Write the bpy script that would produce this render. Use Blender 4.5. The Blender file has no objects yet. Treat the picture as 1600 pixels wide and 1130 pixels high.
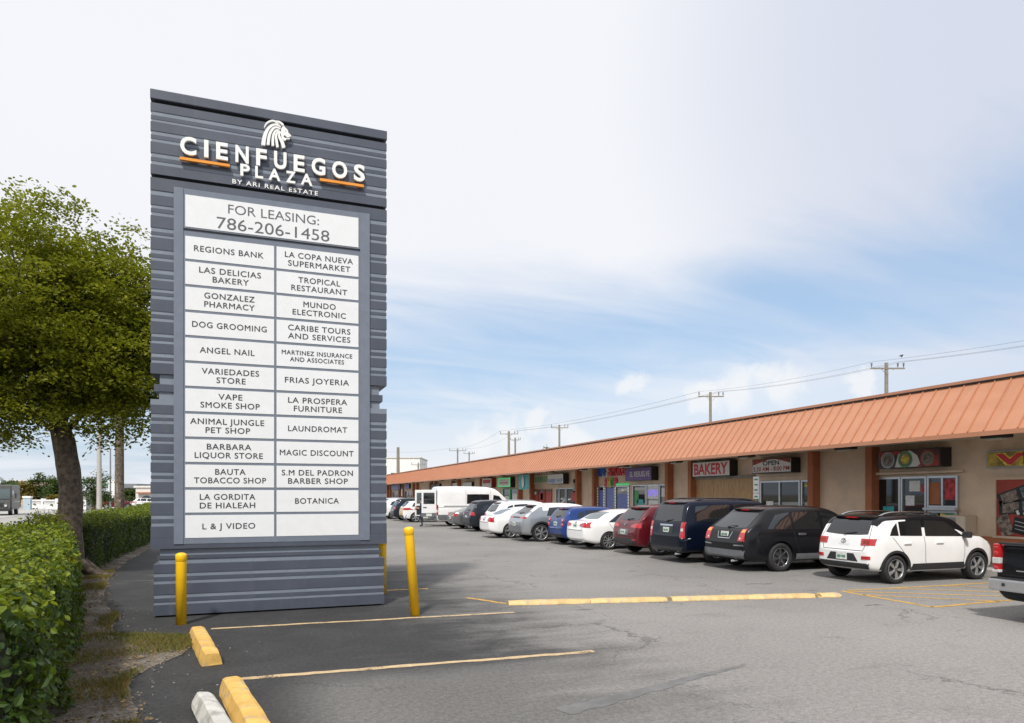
import bpy, bmesh, math, random
from mathutils import Vector, Matrix, noise as mnoise
from mathutils.bvhtree import BVHTree
R = math.radians
rng = random.Random(7)
scene = bpy.context.scene
COL = scene.collection

# ---------------------------------------------------------------- camera
# x runs from the street to the shops, y runs away along the building, z is up (metres)
YAW, EYE, FPX = 19.47, 2.0, 1100.0
cd = bpy.data.cameras.new('camera'); cam = bpy.data.objects.new('camera', cd); COL.objects.link(cam)
cam.location = (0, 0, EYE); cam.rotation_euler = (R(90), 0, R(-YAW))
cd.sensor_fit = 'HORIZONTAL'; cd.sensor_width = 36.0; cd.lens = 36.0*FPX/1600.0; cd.shift_y = 208.0/1600.0
cd.clip_start = 0.05; cd.clip_end = 6000
scene.camera = cam

# ---------------------------------------------------------------- light
SUN_EL, SUN_AZ = 50.0, (-0.50, -0.866)       # towards the sun, seen from above
sv = Vector((SUN_AZ[0]*math.cos(R(SUN_EL)), SUN_AZ[1]*math.cos(R(SUN_EL)), math.sin(R(SUN_EL)))).normalized()
sl = bpy.data.lights.new('sun', 'SUN'); sun = bpy.data.objects.new('sun', sl); COL.objects.link(sun)
sl.energy = 2.9; sl.angle = R(4.0); sl.color = (1.0, 0.955, 0.89)
sun.rotation_euler = sv.to_track_quat('Z', 'Y').to_euler(); sun.location = sv*200

scene.view_settings.view_transform = 'Standard'; scene.view_settings.look = 'None'
scene.view_settings.exposure = 0.35; scene.view_settings.gamma = 1.0

# ---------------------------------------------------------------- node helper
class NT:
    def __init__(s, nt): s.nt = nt; s.n = nt.nodes; s.l = nt.links
    def _in(s, sock, v):
        if v is None: return
        if hasattr(v, 'is_output'): s.l.new(v, sock)
        elif isinstance(v, (tuple, list)) and sock.type == 'RGBA' and len(v) == 3: sock.default_value = (*v, 1)
        else: sock.default_value = v
    def node(s, t, **kw):
        n = s.n.new(t)
        for k, v in kw.items(): setattr(n, k, v)
        return n
    def math(s, op, a, b=None, c=None, clamp=False):
        n = s.node('ShaderNodeMath', operation=op, use_clamp=clamp)
        for i, v in enumerate((a, b, c)): s._in(n.inputs[i], v)
        return n.outputs[0]
    def vmath(s, op, a, b=None, scale=None):
        n = s.node('ShaderNodeVectorMath', operation=op)
        s._in(n.inputs[0], a); s._in(n.inputs[1], b)
        if scale is not None: s._in(n.inputs['Scale'], scale)
        return n.outputs['Value'] if op in ('LENGTH', 'DOT_PRODUCT', 'DISTANCE') else n.outputs['Vector']
    def noise(s, vec, scale, detail=3, rough=.5, dist=0):
        n = s.node('ShaderNodeTexNoise'); s._in(n.inputs['Vector'], vec)
        n.inputs['Scale'].default_value = scale; n.inputs['Detail'].default_value = detail
        n.inputs['Roughness'].default_value = rough; n.inputs['Distortion'].default_value = dist
        return n.outputs['Fac']
    def ss(s, v, a, b):          # smoothstep a..b
        n = s.node('ShaderNodeMapRange', interpolation_type='SMOOTHSTEP')
        s._in(n.inputs['Value'], v); s._in(n.inputs['From Min'], a); s._in(n.inputs['From Max'], b)
        return n.outputs['Result']
    def mix(s, f, a, b, mode='MIX'):
        n = s.node('ShaderNodeMix', data_type='RGBA', blend_type=mode)
        s._in(n.inputs[0], f); s._in(n.inputs[6], a); s._in(n.inputs[7], b)
        return n.outputs[2]
    def sep(s, v):
        n = s.node('ShaderNodeSeparateXYZ'); s._in(n.inputs[0], v); return n.outputs
    def comb(s, x, y, z):
        n = s.node('ShaderNodeCombineXYZ')
        for i, v in enumerate((x, y, z)): s._in(n.inputs[i], v)
        return n.outputs[0]
    def mapping(s, vec, scale=(1,1,1), rot=(0,0,0), loc=(0,0,0)):
        n = s.node('ShaderNodeMapping'); s._in(n.inputs[0], vec)
        n.inputs['Scale'].default_value = scale; n.inputs['Rotation'].default_value = rot; n.inputs['Location'].default_value = loc
        return n.outputs[0]
    def bump(s, h, strength=.3, dist=.02):
        n = s.node('ShaderNodeBump'); n.inputs['Strength'].default_value = strength; n.inputs['Distance'].default_value = dist
        s._in(n.inputs['Height'], h); return n.outputs[0]

# ---------------------------------------------------------------- sky
world = bpy.data.worlds.new('World'); scene.world = world; world.use_nodes = True
w = NT(world.node_tree); bg = w.n['Background']
sky = w.node('ShaderNodeTexSky', sky_type='NISHITA'); sky.sun_disc = False
sky.sun_elevation = R(SUN_EL); sky.sun_rotation = math.atan2(SUN_AZ[0], SUN_AZ[1]) % (2*math.pi)
sky.air_density = 1.0; sky.dust_density = 1.6; sky.ozone_density = 1.0
D = w.node('ShaderNodeTexCoord').outputs['Generated']
dx, dy, dz = w.sep(D)
def pix_dir(px, py):            # direction towards a spot of the sky
    a = (px-800)/FPX; b = (773-py)/FPX; c, s_ = math.cos(R(YAW)), math.sin(R(YAW))
    return Vector((a*c+s_, -a*s_+c, b)).normalized()
el = w.math('MAXIMUM', dz, 0.0)
pl = w.vmath('SCALE', w.comb(dx, dy, 0.0), scale=w.math('DIVIDE', 1.0, w.math('ADD', el, 0.22)))
st = w.mapping(pl, scale=(0.8, 2.0, 1), rot=(0, 0, R(38)))
n1 = w.noise(st, 1.3, 7, .58, .6)
n2 = w.noise(w.mapping(pl, scale=(.5, 1.0, 1), rot=(0, 0, R(20)), loc=(3.2, 1.1, 0)), .9, 5, .5, .4)
n3 = w.noise(w.mapping(pl, scale=(.6, 2.6, 1), rot=(0, 0, R(46)), loc=(1, 5, 0)), 1.6, 7, .55, .9)
den = w.math('ADD', w.math('MULTIPLY', n1, .50), w.math('ADD', w.math('MULTIPLY', n2, .35), w.math('MULTIPLY', n3, .30)))
# a clear streaky band low in the sky, rising to the right, veiled above and hazy at the horizon
az = w.math('ARCTAN2', w.vmath('DOT_PRODUCT', D, (math.cos(R(YAW)), -math.sin(R(YAW)), 0)), w.vmath('DOT_PRODUCT', D, (math.sin(R(YAW)), math.cos(R(YAW)), 0)))
eb = w.math('SUBTRACT', w.math('ADD', el, w.math('MULTIPLY', w.math('SUBTRACT', n1, .5), .20)), w.math('MULTIPLY_ADD', az, .13, .185))
eb = w.math('ADD', eb, w.math('MULTIPLY', w.math('SUBTRACT', n2, .5), .10))
band = w.math('MULTIPLY', w.ss(eb, -.15, -.01), w.math('SUBTRACT', 1.0, w.ss(eb, .01, .16)))
streak = w.math('MULTIPLY_ADD', w.ss(n3, .30, .75), -.30, 1.02)
clear = w.math('MULTIPLY', w.math('MULTIPLY', band, streak), .92)
low = w.math('MULTIPLY', w.math('MULTIPLY', w.ss(el, .015, .10), w.math('SUBTRACT', 1.0, w.ss(el, .10, .22))), .42)
clear = w.math('MAXIMUM', clear, low)
veil = w.math('SUBTRACT', 1.0, clear, clamp=True)
puffn = w.noise(D, 30, 7, .62, .5)
puff = None
for px, py, rad in ((1192, 585, 26), (1222, 606, 30), (1150, 606, 34), (1105, 620, 26), (838, 662, 24), (868, 676, 30), (795, 684, 34), (905, 690, 26), (750, 692, 34), (985, 596, 20), (1345, 604, 18)):
    d = w.vmath('DISTANCE', D, tuple(pix_dir(px, py)))
    d = w.math('ADD', d, w.math('MULTIPLY', w.math('SUBTRACT', puffn, .5), .075))
    rr = rad/1100.0
    m = w.math('SUBTRACT', 1.0, w.ss(d, rr*.25, rr*1.35))
    puff = m if puff is None else w.math('MAXIMUM', puff, m)
SKY_S = 0.12
cloud_v = w.mix(w.noise(w.mapping(pl, scale=(.8, .5, 1), loc=(7, 2, 0)), 1.4, 4, .5), (5.72, 5.84, 6.20), (6.10, 6.18, 6.42))
cloud_v = w.mix(w.math('MULTIPLY', w.ss(w.vmath('DOT_PRODUCT', D, tuple(pix_dir(1750, 0))), .86, 1.0), .95), cloud_v, (4.35, 4.65, 5.45))
blue = w.mix(.6, sky.outputs[0], (2.75, 4.05, 5.75))
col = w.mix(veil, blue, cloud_v)
col = w.mix(w.math('MULTIPLY', puff, .62), col, (6.35, 6.35, 6.35))
w.l.new(col, bg.inputs[0]); bg.inputs[1].default_value = SKY_S

# ---------------------------------------------------------------- object helpers
KEYS = ('label', 'category', 'group', 'kind')
def tag(o, label=None, cat=None, group=None, kind=None):
    for k, v in zip(KEYS, (label, cat, group, kind)):
        if v: o[k] = v
    return o
def thing(name, label, cat, loc=(0,0,0), rz=0, group=None, rot=None):
    o = bpy.data.objects.new(name, None); COL.objects.link(o); o.empty_display_size = .2
    o.location = loc; o.rotation_euler = rot if rot else (0, 0, rz)
    return tag(o, label, cat, group)
def link(name, me, parent=None):
    o = bpy.data.objects.new(name, me); COL.objects.link(o)
    if parent: o.parent = parent
    return o
def copy_tree(o, parent=None):
    c = o.copy(); COL.objects.link(c)
    if parent: c.parent = parent
    for ch in list(o.children): copy_tree(ch, c)
    return c

class MB:
    """collects simple shapes into one mesh"""
    def __init__(s): s.v = []; s.f = []; s.m = []; s.sm = []
    def add(s, vs, fs, mi=0, smooth=False):
        b = len(s.v); s.v += [tuple(v) for v in vs]
        for f in fs: s.f.append(tuple(b+i for i in f)); s.m.append(mi); s.sm.append(smooth)
        return s
    def box(s, c, d, mi=0, rot=None, bev=0.0, taper=None):
        x, y, z = d[0]/2, d[1]/2, d[2]/2
        if bev > 0:
            bm = bmesh.new(); bmesh.ops.create_cube(bm, size=1.0)
            for v in bm.verts: v.co = Vector((v.co.x*d[0], v.co.y*d[1], v.co.z*d[2]))
            bmesh.ops.bevel(bm, geom=bm.edges[:], offset=bev, segments=2, affect='EDGES', profile=.6)
            bm.verts.ensure_lookup_table()
            vs = [v.co.copy() for v in bm.verts]; fs = [[v.index for v in f.verts] for f in bm.faces]; bm.free()
        else:
            vs = [Vector(p) for p in ((-x,-y,-z),(x,-y,-z),(x,y,-z),(-x,y,-z),(-x,-y,z),(x,-y,z),(x,y,z),(-x,y,z))]
            fs = [(0,3,2,1),(4,5,6,7),(0,1,5,4),(1,2,6,5),(2,3,7,6),(3,0,4,7)]
        if taper:
            for v in vs:
                if v.z > 0: v.x *= taper[0]; v.y *= taper[1]
        if rot is not None: vs = [rot @ v for v in vs]
        return s.add([v+Vector(c) for v in vs], fs, mi)
    def b2(s, a, b, mi=0, bev=0.0):
        return s.box([(p+q)/2 for p, q in zip(a, b)], [abs(q-p) for p, q in zip(a, b)], mi, None, bev)
    def tube(s, pts, rad, n=8, mi=0, cap=True, smooth=True):
        pts = [Vector(p) for p in pts]; k = len(pts)
        if not isinstance(rad, (list, tuple)): rad = [rad]*k
        vs, fs = [], []
        up = Vector((0,0,1)); ref = None
        for i, p in enumerate(pts):
            t = (pts[min(i+1,k-1)]-pts[max(i-1,0)]).normalized()
            if ref is None:
                ref = t.cross(up)
                if ref.length < .05: ref = t.cross(Vector((1,0,0)))
            ref = (ref - t*ref.dot(t)).normalized(); bn = t.cross(ref)
            for j in range(n):
                a = 2*math.pi*j/n
                vs.append(p + (ref*math.cos(a)+bn*math.sin(a))*rad[i])
        for i in range(k-1):
            for j in range(n):
                fs.append((i*n+j, i*n+(j+1)%n, (i+1)*n+(j+1)%n, (i+1)*n+j))
        s.add(vs, fs, mi, smooth)
        if cap:
            s.add(vs[:n], [tuple(range(n))[::-1]], mi); s.add(vs[-n:], [tuple(range(n))], mi)
        return s
    def lathe(s, prof, n=24, mi=0, mat=None, smooth=True):   # prof: (r, h) about z
        vs, fs = [], []
        for r, h in prof:
            for j in range(n):
                a = 2*math.pi*j/n; vs.append(Vector((r*math.cos(a), r*math.sin(a), h)))
        for i in range(len(prof)-1):
            for j in range(n): fs.append((i*n+j, i*n+(j+1)%n, (i+1)*n+(j+1)%n, (i+1)*n+j))
        if mat is not None: vs = [mat @ v for v in vs]
        return s.add(vs, fs, mi, smooth)
    def ball(s, c, r, mi=0, n=10, m=6, mat=None):
        r = r if isinstance(r, (tuple, list)) else (r, r, r)
        vs, fs = [], []
        for i in range(m+1):
            t = math.pi*i/m
            for j in range(n):
                a = 2*math.pi*j/n
                vs.append(Vector((r[0]*math.sin(t)*math.cos(a), r[1]*math.sin(t)*math.sin(a), r[2]*math.cos(t))))
        for i in range(m):
            for j in range(n): fs.append((i*n+j, (i+1)*n+j, (i+1)*n+(j+1)%n, i*n+(j+1)%n))
        if mat is not None: vs = [mat @ v for v in vs]
        return s.add([v+Vector(c) for v in vs], fs, mi, True)
    def prism(s, poly, f, t0, t1, mi=0):     # poly 2-D, f(a, b, t) -> point
        n = len(poly); vs = [f(a, b, t0) for a, b in poly]+[f(a, b, t1) for a, b in poly]
        fs = [tuple(range(n))[::-1], tuple(range(n, 2*n))]+[(i, (i+1)%n, n+(i+1)%n, n+i) for i in range(n)]
        return s.add(vs, fs, mi)
    def mesh(s, name, mats):
        me = bpy.data.meshes.new(name); me.from_pydata(s.v, [], s.f)
        for m in (mats if isinstance(mats, (list, tuple)) else [mats]): me.materials.append(m)
        me.polygons.foreach_set('material_index', s.m); me.polygons.foreach_set('use_smooth', s.sm); me.update()
        return me
    def build(s, name, mats, parent=None, fix=False):
        me = s.mesh(name, mats)
        if fix:
            bm = bmesh.new(); bm.from_mesh(me); bmesh.ops.remove_doubles(bm, verts=bm.verts[:], dist=1e-5)
            bmesh.ops.recalc_face_normals(bm, faces=bm.faces[:]); bm.to_mesh(me); bm.free()
        return link(name, me, parent)

_tc = {}
def text_geo(body, bold=0.0, space=1.0, extrude=0.0):
    key = (body, bold, space, extrude)
    if key not in _tc:
        cu = bpy.data.curves.new('t', 'FONT'); cu.body = body; cu.size = 1.0; cu.offset = bold; cu.space_character = space
        cu.extrude = extrude; cu.resolution_u = 4
        o = bpy.data.objects.new('t', cu); COL.objects.link(o)
        dg = bpy.context.evaluated_depsgraph_get(); e = o.evaluated_get(dg); me = e.to_mesh()
        vs = [v.co.copy() for v in me.vertices]; fs = [tuple(p.vertices) for p in me.polygons]
        e.to_mesh_clear(); bpy.data.objects.remove(o); bpy.data.curves.remove(cu)
        x0 = min(v.x for v in vs); x1 = max(v.x for v in vs); y0 = min(v.y for v in vs); y1 = max(v.y for v in vs)
        if len(body) > 1 and bold <= .0 and 'CAP' in _tc: y0, y1 = _tc['CAP']
        if body == 'H' and bold == 0: _tc['CAP'] = (y0, y1)
        _tc[key] = ([((v.x-(x0+x1)/2)/(x1-x0), (v.y-(y0+y1)/2)/(y1-y0), v.z) for v in vs], fs)
    return _tc[key]
def put_text(mb, body, f, ca, cb, wd, ht, t0=0.0, t1=None, bold=0.0, space=1.0, mi=0, shear=0.0):
    """text centred at (ca, cb) in a plane; f(a, b, t) -> point, t = height above the plane"""
    if t1 is None:
        vs, fs = text_geo(body, bold, space, 0.0)
        mb.add([f(ca+v[0]*wd+v[1]*ht*shear, cb+v[1]*ht, t0) for v in vs], fs, mi)
    else:
        vs, fs = text_geo(body, bold, space, 0.5)
        mb.add([f(ca+v[0]*wd+v[1]*ht*shear, cb+v[1]*ht, t1 if v[2] > 0 else t0) for v in vs], fs, mi)

text_geo('H')
# ---------------------------------------------------------------- materials
def mat(name, c, rough=.6, metal=0.0, var=.10, vs=6.0, bump=0.0, bs=60.0, spec=None, coat=0.0, dirt=None, dirt_s=2.5, emit=None, stretch=None):
    m = bpy.data.materials.new(name); m.use_nodes = True; n = NT(m.node_tree); b = n.n['Principled BSDF']
    P = n.node('ShaderNodeTexCoord').outputs['Object']
    f = n.noise(P, vs, 4, .6)
    lo = tuple(max(0, x*(1-var)) for x in c); hi = tuple(min(1, x*(1+var)) for x in c)
    cc = n.mix(n.ss(f, .3, .7), lo, hi)
    if dirt:
        g = n.noise(n.mapping(P, scale=stretch) if stretch else P, dirt_s, 6, .65, .5); cc = n.mix(n.math('MULTIPLY', n.ss(g, .52, .72), dirt[1]), cc, dirt[0])
    if name == 'white_panel':
        oi = n.node('ShaderNodeObjectInfo'); cc = n.mix(oi.outputs['Random'], n.mix(.06, cc, (.55,.50,.40)), cc)
    n.l.new(cc, b.inputs['Base Color'])
    b.inputs['Roughness'].default_value = rough; b.inputs['Metallic'].default_value = metal
    if spec is not None: b.inputs['Specular IOR Level'].default_value = spec
    if coat: b.inputs['Coat Weight'].default_value = coat; b.inputs['Coat Roughness'].default_value = .04
    if bump: n.l.new(n.bump(n.noise(P, bs, 4, .6), bump, .01), b.inputs['Normal'])
    if emit:
        b.inputs['Emission Color'].default_value = (*emit[0], 1); b.inputs['Emission Strength'].default_value = emit[1]
    return m
def paint(name, c, metal=0.0, rough=.30, coat=.45): return mat(name, c, rough if coat > .2 else .22, metal, .04, 1.5, coat=coat, spec=.5 if coat > .2 else .28, dirt=(tuple(x*.9+.008 for x in c), .5), dirt_s=1.2)
def leafmat(name, stops, rough=.5, trans=.35, sc=.7, rnd=.62):
    m = bpy.data.materials.new(name); m.use_nodes = True; n = NT(m.node_tree); b = n.n['Principled BSDF']
    g = n.node('ShaderNodeNewGeometry'); P = n.node('ShaderNodeTexCoord').outputs['Object']
    f = n.math('ADD', n.math('MULTIPLY', g.outputs['Random Per Island'], rnd), n.math('MULTIPLY', n.ss(n.noise(P, sc, 4, .6), .3, .7), 1-rnd))
    r = n.node('ShaderNodeValToRGB'); cr = r.color_ramp
    cr.elements[0].position = stops[0][0]; cr.elements[0].color = (*stops[0][1], 1)
    cr.elements[1].position = stops[-1][0]; cr.elements[1].color = (*stops[-1][1], 1)
    for p, c in stops[1:-1]: e = cr.elements.new(p); e.color = (*c, 1)
    n.l.new(f, r.inputs[0]); n.l.new(r.outputs[0], b.inputs['Base Color']); b.inputs['Roughness'].default_value = rough
    b.inputs['Specular IOR Level'].default_value = .35
    t = n.node('ShaderNodeBsdfTranslucent'); n.l.new(n.mix(.5, r.outputs[0], (.30, .36, .03)), t.inputs[0])
    mx = n.node('ShaderNodeMixShader'); mx.inputs[0].default_value = trans
    n.l.new(b.outputs[0], mx.inputs[1]); n.l.new(t.outputs[0], mx.inputs[2]); n.l.new(mx.outputs[0], n.n['Material Output'].inputs[0])
    return m

M = {}
M['clad'] = mat('dark_cladding', (.064,.074,.100), .45, 0, .10, 1.6, dirt=((.105,.11,.125), .4), stretch=(2.2,2.2,.35))
M['strip'] = mat('grey_cladding', (.185,.212,.255), .45, 0, .08, 2.0, dirt=((.14,.15,.17), .4), stretch=(2.2,2.2,.35))
M['void'] = mat('dark_gap', (.012,.012,.015), .8)
M['frame'] = mat('panel_frame', (.155,.178,.22), .4, 0, .05)
M['acrylic'] = mat('white_panel', (.74,.75,.76), .25, 0, .02)
M['ink'] = mat('dark_lettering', (.045,.045,.052), .5)
M['greyink'] = mat('grey_lettering', (.10,.10,.11), .5)
M['whitemetal'] = mat('white_letter', (.84,.83,.80), .35, 0, .02)
M['orange'] = mat('orange_bar', (.80,.30,.035), .35)
M['yellow'] = mat('yellow_post', (.90,.52,.010), .38, 0, .05, 3, dirt=((.45,.26,.03), .25), dirt_s=5)
M['chrome'] = mat('bright_metal', (.62,.63,.65), .18, 1.0, .05)
M['alum'] = mat('aluminium', (.55,.56,.57), .35, .8, .05)
M['steel'] = mat('dull_metal', (.30,.31,.33), .4, .8)
M['rubber'] = mat('tyre_rubber', (.018,.018,.019), .75, 0, .2)
M['blackplastic'] = mat('black_plastic', (.022,.023,.025), .5)
M['greyplastic'] = mat('grey_plastic', (.13,.135,.145), .45)
M['glass'] = mat('tinted_glass', (.010,.012,.014), .03, 0, .1, spec=1.0)
M['paleglass'] = mat('pale_glass', (.10,.13,.14), .04, 0, .1, spec=.7)
M['redlens'] = mat('red_lens', (.42,.012,.016), .12, 0, .12, 14, coat=1.0)
M['whitelens'] = mat('clear_lens', (.62,.60,.58), .12, 0, .1, coat=1.0)
M['amberlens'] = mat('amber_lens', (.85,.33,.03), .12, 0, .1, coat=1.0)
M['plate'] = mat('licence_plate', (.62,.64,.60), .4, 0, .25, 30)
M['plateink'] = mat('plate_print', (.10,.24,.16), .5)
M['stucco'] = mat('tan_stucco', (.62,.475,.345), .85, 0, .10, 1.3, bump=.25, bs=90, dirt=((.25,.19,.13), .35), dirt_s=.9)
M['pilaster'] = mat('terracotta_stucco', (.36,.125,.055), .8, 0, .12, 2, bump=.2, bs=80)
M['soffit'] = mat('soffit_boards', (.56,.47,.36), .8, 0, .08, 1)
M['wood'] = mat('weathered_wood', (.235,.21,.17), .85, 0, .2, 4, bump=.4, bs=30)
M['concretepole'] = mat('pale_pole', (.42,.40,.37), .85, 0, .1)
M['wire'] = mat('cable', (.16,.16,.17), .6)
M['bark'] = mat('tree_bark', (.125,.095,.072), .92, 0, .5, 9, bump=1.0, bs=18, dirt=((.05,.05,.028), .75), dirt_s=6.0, stretch=(1.6,1.6,.3))
M['white'] = mat('white_paint', (.78,.78,.76), .5, 0, .05)
M['offwhite'] = mat('pale_wall', (.66,.64,.60), .8, 0, .08)
M['concrete'] = mat('pavement', (.40,.385,.36), .85, 0, .14, 2.0, bump=.2)
M['green'] = mat('sign_green', (.05,.25,.13), .5)
M['skin'] = mat('skin', (.45,.26,.18), .55)
M['photo'] = mat('printed_photo', (.17,.13,.10), .5, 0, .75, 9, dirt=((.34,.32,.30), .8), dirt_s=7)
M['photo2'] = mat('printed_scene', (.12,.15,.17), .5, 0, .75, 11, dirt=((.38,.25,.12), .8), dirt_s=6)
M['navy'] = mat('navy_cloth', (.018,.024,.045), .85)
M['hair'] = mat('dark_hair', (.03,.02,.015), .7)

# plywood sheets, roof metal
def plywood():
    m = bpy.data.materials.new('plywood'); m.use_nodes = True; n = NT(m.node_tree); b = n.n['Principled BSDF']
    P = n.node('ShaderNodeTexCoord').outputs['Object']
    g = n.noise(n.mapping(P, scale=(8, 8, .9)), 2.2, 5, .6, 1.2)
    n.l.new(n.mix(n.ss(g, .35, .68), (.50,.33,.17), (.33,.19,.085)), b.inputs['Base Color']); b.inputs['Roughness'].default_value = .7
    return m
M['ply'] = plywood()
def roofmetal():
    m = bpy.data.materials.new('orange_roof_metal'); m.use_nodes = True; n = NT(m.node_tree); b = n.n['Principled BSDF']
    P = n.node('ShaderNodeNewGeometry').outputs['Position']
    g = n.noise(n.mapping(P, scale=(1, .5, 2)), .8, 5, .6); h = n.noise(n.mapping(P, scale=(.6, 5, .6)), 1.2, 3, .5)
    c = n.mix(n.ss(g, .3, .7), (.465,.205,.112), (.51,.238,.136)); c = n.mix(n.math('MULTIPLY', n.ss(h, .5, .75), .35), c, (.41,.18,.10))
    k = n.noise(n.mapping(P, scale=(.5, 3.0, .35)), 1.6, 6, .65); c = n.mix(n.math('MULTIPLY', n.ss(k, .56, .74), .45), c, (.33,.17,.105))
    n.l.new(c, b.inputs['Base Color']); b.inputs['Roughness'].default_value = .45
    return m
M['roof'] = roofmetal()
M['roofseam'] = mat('roof_seam', (.43,.185,.10), .45, 0, .05)
M['leafhedge'] = leafmat('hedge_leaf', [(0, (.012,.028,.006)), (.5, (.032,.070,.009)), (.85, (.075,.125,.012)), (1, (.22,.25,.02))], .45, .28, 1.2, .5)  # leaf colour darkened to paint in the shaded side of the hedge
M['leafsunlit'] = leafmat('sunlit_growth_leaf', [(0, (.06,.10,.010)), (.45, (.15,.20,.014)), (.8, (.30,.34,.022)), (1, (.26,.12,.04))], .45, .35, 1.6, .5)  # young leaves, yellowed to put the sunlight on the hedge top into the colour
M['leaftree'] = leafmat('tree_leaf', [(0, (.075,.088,.007)), (.5, (.18,.195,.009)), (.85, (.30,.30,.012)), (1, (.28,.21,.02))], .5, .44, 1.3, .38)
M['leafdark'] = leafmat('far_leaf', [(0, (.02,.045,.012)), (.5, (.045,.085,.02)), (1, (.10,.14,.03))], .6, .25, .4)
M['leaforange'] = leafmat('orange_leaf', [(0, (.08,.06,.012)), (.5, (.18,.12,.02)), (1, (.26,.17,.03))], .6, .3, .4)
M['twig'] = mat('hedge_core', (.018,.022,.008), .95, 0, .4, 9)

# ---------------------------------------------------------------- ground
def asphalt():
    m = bpy.data.materials.new('asphalt'); m.use_nodes = True; n = NT(m.node_tree); b = n.n['Principled BSDF']
    P = n.node('ShaderNodeNewGeometry').outputs['Position']; x, y, z = n.sep(P)
    big = n.noise(P, .22, 5, .55); mid = n.noise(P, 1.1, 6, .6, .5); fine = n.math('ADD', n.math('MULTIPLY', n.noise(P, 60, 3, .7), .5), n.math('MULTIPLY', n.noise(P, 19, 4, .75), .5)); speck = n.noise(P, 130, 2, .6)
    streak = n.noise(n.mapping(P, scale=(.25, 2.4, 1), rot=(0, 0, R(4))), 1.0, 6, .62)
    light = n.mix(n.ss(big, .3, .7), (.220,.209,.197), (.295,.282,.267))
    light = n.mix(n.math('MULTIPLY', n.ss(mid, .52, .78), .45), light, (.17,.16,.148))
    dark = n.mix(n.ss(mid, .3, .7), (.012,.0125,.0145), (.028,.029,.031))
    # newer black topping round the sign, worn away towards the driving lane
    edge = n.math('ADD', x, n.math('ADD', n.math('MULTIPLY', n.math('SUBTRACT', streak, .5), 3.4), n.math('MULTIPLY', n.math('SUBTRACT', mid, .5), 3.2)))
    m1 = n.math('SUBTRACT', 1.0, n.ss(edge, 2.0, 5.6))
    edge_y = n.math('ADD', y, n.math('MULTIPLY', n.math('SUBTRACT', big, .5), 6.0))
    m2 = n.math('SUBTRACT', 1.0, n.ss(edge_y, 17.0, 23.0))
    m2 = n.math('MAXIMUM', m2, n.math('SUBTRACT', 1.0, n.ss(edge, -2.6, -1.4)))
    dk = n.math('MULTIPLY', m1, m2)
    near = n.math('MULTIPLY', n.math('SUBTRACT', 1.0, n.ss(n.math('ADD', y, n.math('MULTIPLY', mid, 1.0)), 7.9, 8.9)), n.ss(x, .0, .8))
    dk = n.math('MULTIPLY', dk, n.math('SUBTRACT', 1.0, n.math('MULTIPLY', near, .50)))
    c = n.mix(n.math('MULTIPLY', dk, .93), light, dark)
    worn = n.math('MULTIPLY', n.ss(edge, 2.8, 5.2), n.math('SUBTRACT', 1.0, n.ss(n.math('ADD', y, n.math('MULTIPLY', mid, 2.0)), 9.5, 13.5)))
    c = n.mix(n.math('MULTIPLY', worn, .26), c, (.42,.395,.372))
    # pale worn grit, brown stains, dark oil
    c = n.mix(n.math('MULTIPLY', n.math('MULTIPLY', n.ss(speck, .60, .72), dk), n.math('MULTIPLY_ADD', n.ss(mid, .42, .7), .5, .10)), c, (.30,.29,.28))
    st = n.noise(n.mapping(P, scale=(.5, 1.6, 1), loc=(4, 9, 0)), .75, 5, .6)
    c = n.mix(n.math('MULTIPLY', n.ss(st, .60, .74), .30), c, (.115,.095,.08))
    oil = n.noise(n.mapping(P, scale=(.9, 2.6, 1), loc=(31, 2, 0)), .85, 5, .55)
    c = n.mix(n.math('MULTIPLY', n.ss(oil, .66, .70), .62), c, (.035,.035,.037))
    # cracks: thin lines of cell borders, only here and there
    vo = n.node('ShaderNodeTexVoronoi', feature='DISTANCE_TO_EDGE'); vo.inputs['Scale'].default_value = .34
    n.l.new(n.vmath('ADD', P, n.vmath('SCALE', n.comb(n.noise(P, 1.6, 5, .7), n.noise(n.mapping(P, loc=(9, 9, 0)), 1.6, 5, .7), 0.0), scale=1.3)), vo.inputs['Vector'])
    cr = n.math('SUBTRACT', 1.0, n.ss(vo.outputs['Distance'], .002, .009))
    cr = n.math('MULTIPLY', cr, n.ss(n.noise(n.mapping(P, loc=(3, 1, 0)), .45, 3, .5), .47, .58))
    c = n.mix(n.math('MULTIPLY', cr, .5), c, (.03,.03,.03))
    c = n.mix(n.math('MULTIPLY_ADD', n.math('SUBTRACT', fine, .5), 4.2, .5, True), n.mix(.45, c, (0,0,0)), n.mix(n.math('MULTIPLY_ADD', dk, -.10, .14), c, (.55,.53,.5)))
    n.l.new(c, b.inputs['Base Color']); b.inputs['Roughness'].default_value = .82; b.inputs['Specular IOR Level'].default_value = .35
    n.l.new(n.bump(n.math('ADD', n.math('MULTIPLY', fine, .6), n.math('ADD', n.math('MULTIPLY', mid, .8), n.math('MULTIPLY', cr, -1.2))), .45, .012), b.inputs['Normal'])
    return m
M['asphalt'] = asphalt()
M['street'] = mat('street_surface', (.33,.32,.30), .85, 0, .12, .5)
M['earth'] = mat('bare_earth', (.17,.155,.11), .95, 0, .3, .4)
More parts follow.
